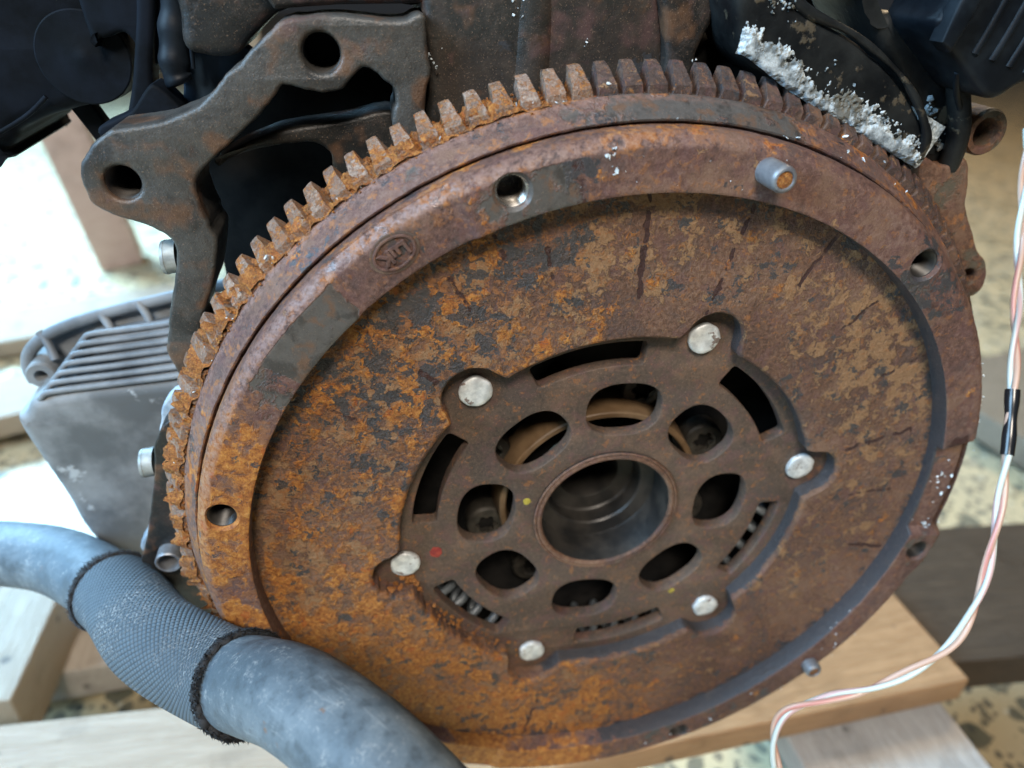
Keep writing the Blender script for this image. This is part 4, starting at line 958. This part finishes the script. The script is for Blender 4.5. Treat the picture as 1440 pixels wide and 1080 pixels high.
plate('strut_cap', [rough_outline([(-151, 152), (-148, 147.5), (-141, 148.5), (-137, 141), (-133.5, 141), (-130, 150), (-126, 175), (-128, 230), (-152, 230)], 0.4, 21)], -72, 12, 1.5, MAT['black'], sb)
bo = thing('rubber_boot', V(-126, 140, -60), 'dark rubber boot hanging beside the blue grey panel', 'rubber boot')
tube('boot_body', [(-118, 190, -62), (-122, 162, -61), (-125, 150, -60), (-126.5, 141, -59), (-125.5, 137.3, -59)], lambda f: 4.6 - 1.0 * f + 0.3 * math.sin(30 * f), MAT['plastic'], bo, 24)
tube('boot_clip', [(-120.6, 154, -57), (-120.8, 146, -57), (-121.3, 141.5, -57.5)], 0.6, MAT['plastic'], bo, 10)
tag(plate('side_panel', [rough_outline([(-127, 146.5), (-108, 147), (-107.5, 142), (-118, 131), (-128.5, 127), (-126, 136)], 0.2, 22)], -63, 6, 0.8, MAT['bluepanel'], None), 'small dusty blue panel tucked behind the flange arm', 'panel')

# ------------------------------------------------------------------ finned housing, left
fh = thing('finned_housing', V(-180, -20, -100), 'dirty grey alloy housing with cooling fins at the left of the flywheel', 'housing')
plate('housing_shell', [rough_outline([(-208, 18), (-205, 23), (-195.5, 30), (-153, 33), (-140, 34), (-143, 8), (-152, -19), (-166, -62), (-182, -58), (-197, -40), (-202, -14)], 0.25, 25, freq=.12)], -72, 60, 4.0, MAT['alloy'], fh)
for k in range(7):
    v0 = 31.0 + k * 2.55; u0 = -196.0 + k * 2.3; w0 = -73.5 - k * 2.4
    tube('cooling_fin', [(u0 - 4.5, v0 - 5.0, w0 - 3), (u0 - 1.5, v0 - 1.8, w0), (u0 + 2, v0 + 0.2, w0), (u0 + 20, v0 + 1.6, w0), (-140, v0 + 4.2, w0)], 1.15, MAT['alloydark'], fh, 10, n=5)
mobj('fin_backing', [(-203, 20, -76), (-197, 29, -73.5), (-140, 34, -73.5), (-190, 36.5, -83), (-181, 46.5, -89.5), (-140, 52, -89.5), (-140, 46, -110), (-186, 40, -110)], [(0, 1, 3), (1, 2, 5, 4, 3), (3, 4, 7), (4, 5, 6, 7)], MAT['alloydark'], fh, 0)
tube('top_rail', [(-209, 24, -96), (-209.5, 31, -96), (-206, 38, -96), (-197, 44, -97), (-182, 49, -98), (-160, 54, -98), (-130, 60, -98)], 2.4, MAT['alloydark'], fh, 20)
for (u0, v0) in ((-199, 40), (-176, 46), (-162, 50)):
    tube('rail_tab', [(u0 - 3, v0 + 4, -97), (u0, v0, -94), (u0 + 2, v0 - 5, -91)], 1.6, MAT['alloydark'], fh, 12)
lathe('bolt_ear', [(5.5, -104), (5.5, -89), (4.9, -88), (2.5, -88), (2.2, -89), (2.2, -100), (0.05, -100)], MAT['alloy'], fh, 36, (-202.5, 30.0), 30)
plate('rail_web', [[(-204, 28), (-200, 40), (-180, 48), (-140, 57), (-140, 45), (-180, 36)]], -99.5, 3, 0.5, MAT['alloydark'], fh)

# ------------------------------------------------------------------ rubber hose with woven sleeve
ho = thing('rubber_hose', V(-150, -110, -40), 'thick grey rubber hose with a woven sleeve across the lower left corner', 'hose')
HP = catmull(HOSE, 10, False)
tube('hose_body', HP, lambda f: 13.4 - 1.3 * max(0.0, (f - 0.6) / 0.4), MAT['hose'], ho, 64, raw_pts=True)
i0, i1 = 29, 57
SP = HP[i0:i1]
tube('woven_sleeve', SP, lambda f: 14.4 + 0.25 * math.sin(3.1 * f), MAT['weave'], ho, 80, raw_pts=True, cap=False)
def fray(idx, sgn):
    c = HP[idx]; T_ = (HP[idx + 1] - HP[idx - 1]).normalized() * sgn
    nrm = T_.orthogonal().normalized(); b = T_.cross(nrm); vs = []; fs = []
    for k in range(2600):
        a = rng.uniform(0, 2 * math.pi); d = nrm * math.cos(a) + b * math.sin(a); e = nrm * -math.sin(a) + b * math.cos(a)
        base = c + d * rng.uniform(13.4, 15.1) - T_ * rng.uniform(-0.3, 1.6)
        tip = base + T_ * rng.uniform(0.6, 3.2) * (0.6 + 0.8 * math.sin(2 * a + 1) ** 2) + d * rng.uniform(-0.2, 1.3) + e * rng.normal(0, 0.9)
        wd = e * rng.uniform(0.14, 0.34); n0 = len(vs)
        vs += [tuple(base - wd), tuple(base + wd), tuple(base + d * 0.3), tuple(tip)]
        fs += [(n0, n0 + 1, n0 + 3), (n0 + 1, n0 + 2, n0 + 3), (n0 + 2, n0, n0 + 3)]
    o = mobj('frayed_edge', vs, fs, MAT['fray'], ho, 0); o['kind'] = 'stuff'
    # rolled hem the fibres grow from
    ring = [c + (nrm * math.cos(2 * math.pi * q / 72) + b * math.sin(2 * math.pi * q / 72)) * (14.0 + 0.3 * math.sin(q * 2.7) + 0.25 * math.sin(q * 1.1)) + T_ * 0.5 * math.sin(q * 1.9) for q in range(73)]
    tube('sleeve_hem', ring, 1.2, MAT['fray'], ho, 10, raw_pts=True, cap=False)
fray(i0, -1); fray(i1 - 1, 1)

# ------------------------------------------------------------------ twisted pair of wires
wr = thing('twisted_wires', V(120, 10, 29), 'twisted white and salmon wire pair with black heat-shrink hanging at the right', 'wire')
WP = catmull(WIRE, 14, False)
def strand(phase, name, mat):
    L = 0; out = []; N = len(WP); nrm = None
    for i_ in range(N):
        T_ = (WP[min(i_ + 1, N - 1)] - WP[max(i_ - 1, 0)]).normalized()
        if nrm is None: nrm = T_.orthogonal().normalized()
        nrm = (nrm - T_ * nrm.dot(T_)).normalized(); b = T_.cross(nrm)
        if i_: L += (WP[i_] - WP[i_ - 1]).length
        a = phase + L * 2 * math.pi / 46.0
        out.append(WP[i_] + (nrm * math.cos(a) + b * math.sin(a)) * 0.95)
    return tube(name, out, 0.98, mat, wr, 14, raw_pts=True)
strand(0.4, 'white_wire', MAT['wire_white']); strand(0.4 + math.pi, 'salmon_wire', MAT['wire_salmon'])
tube('heat_shrink', WP[42:57], lambda f: 2.25 - 0.3 * math.sin(math.pi * f) + 0.15 * math.sin(11 * f), MAT['shrink'], wr, 24, raw_pts=True)
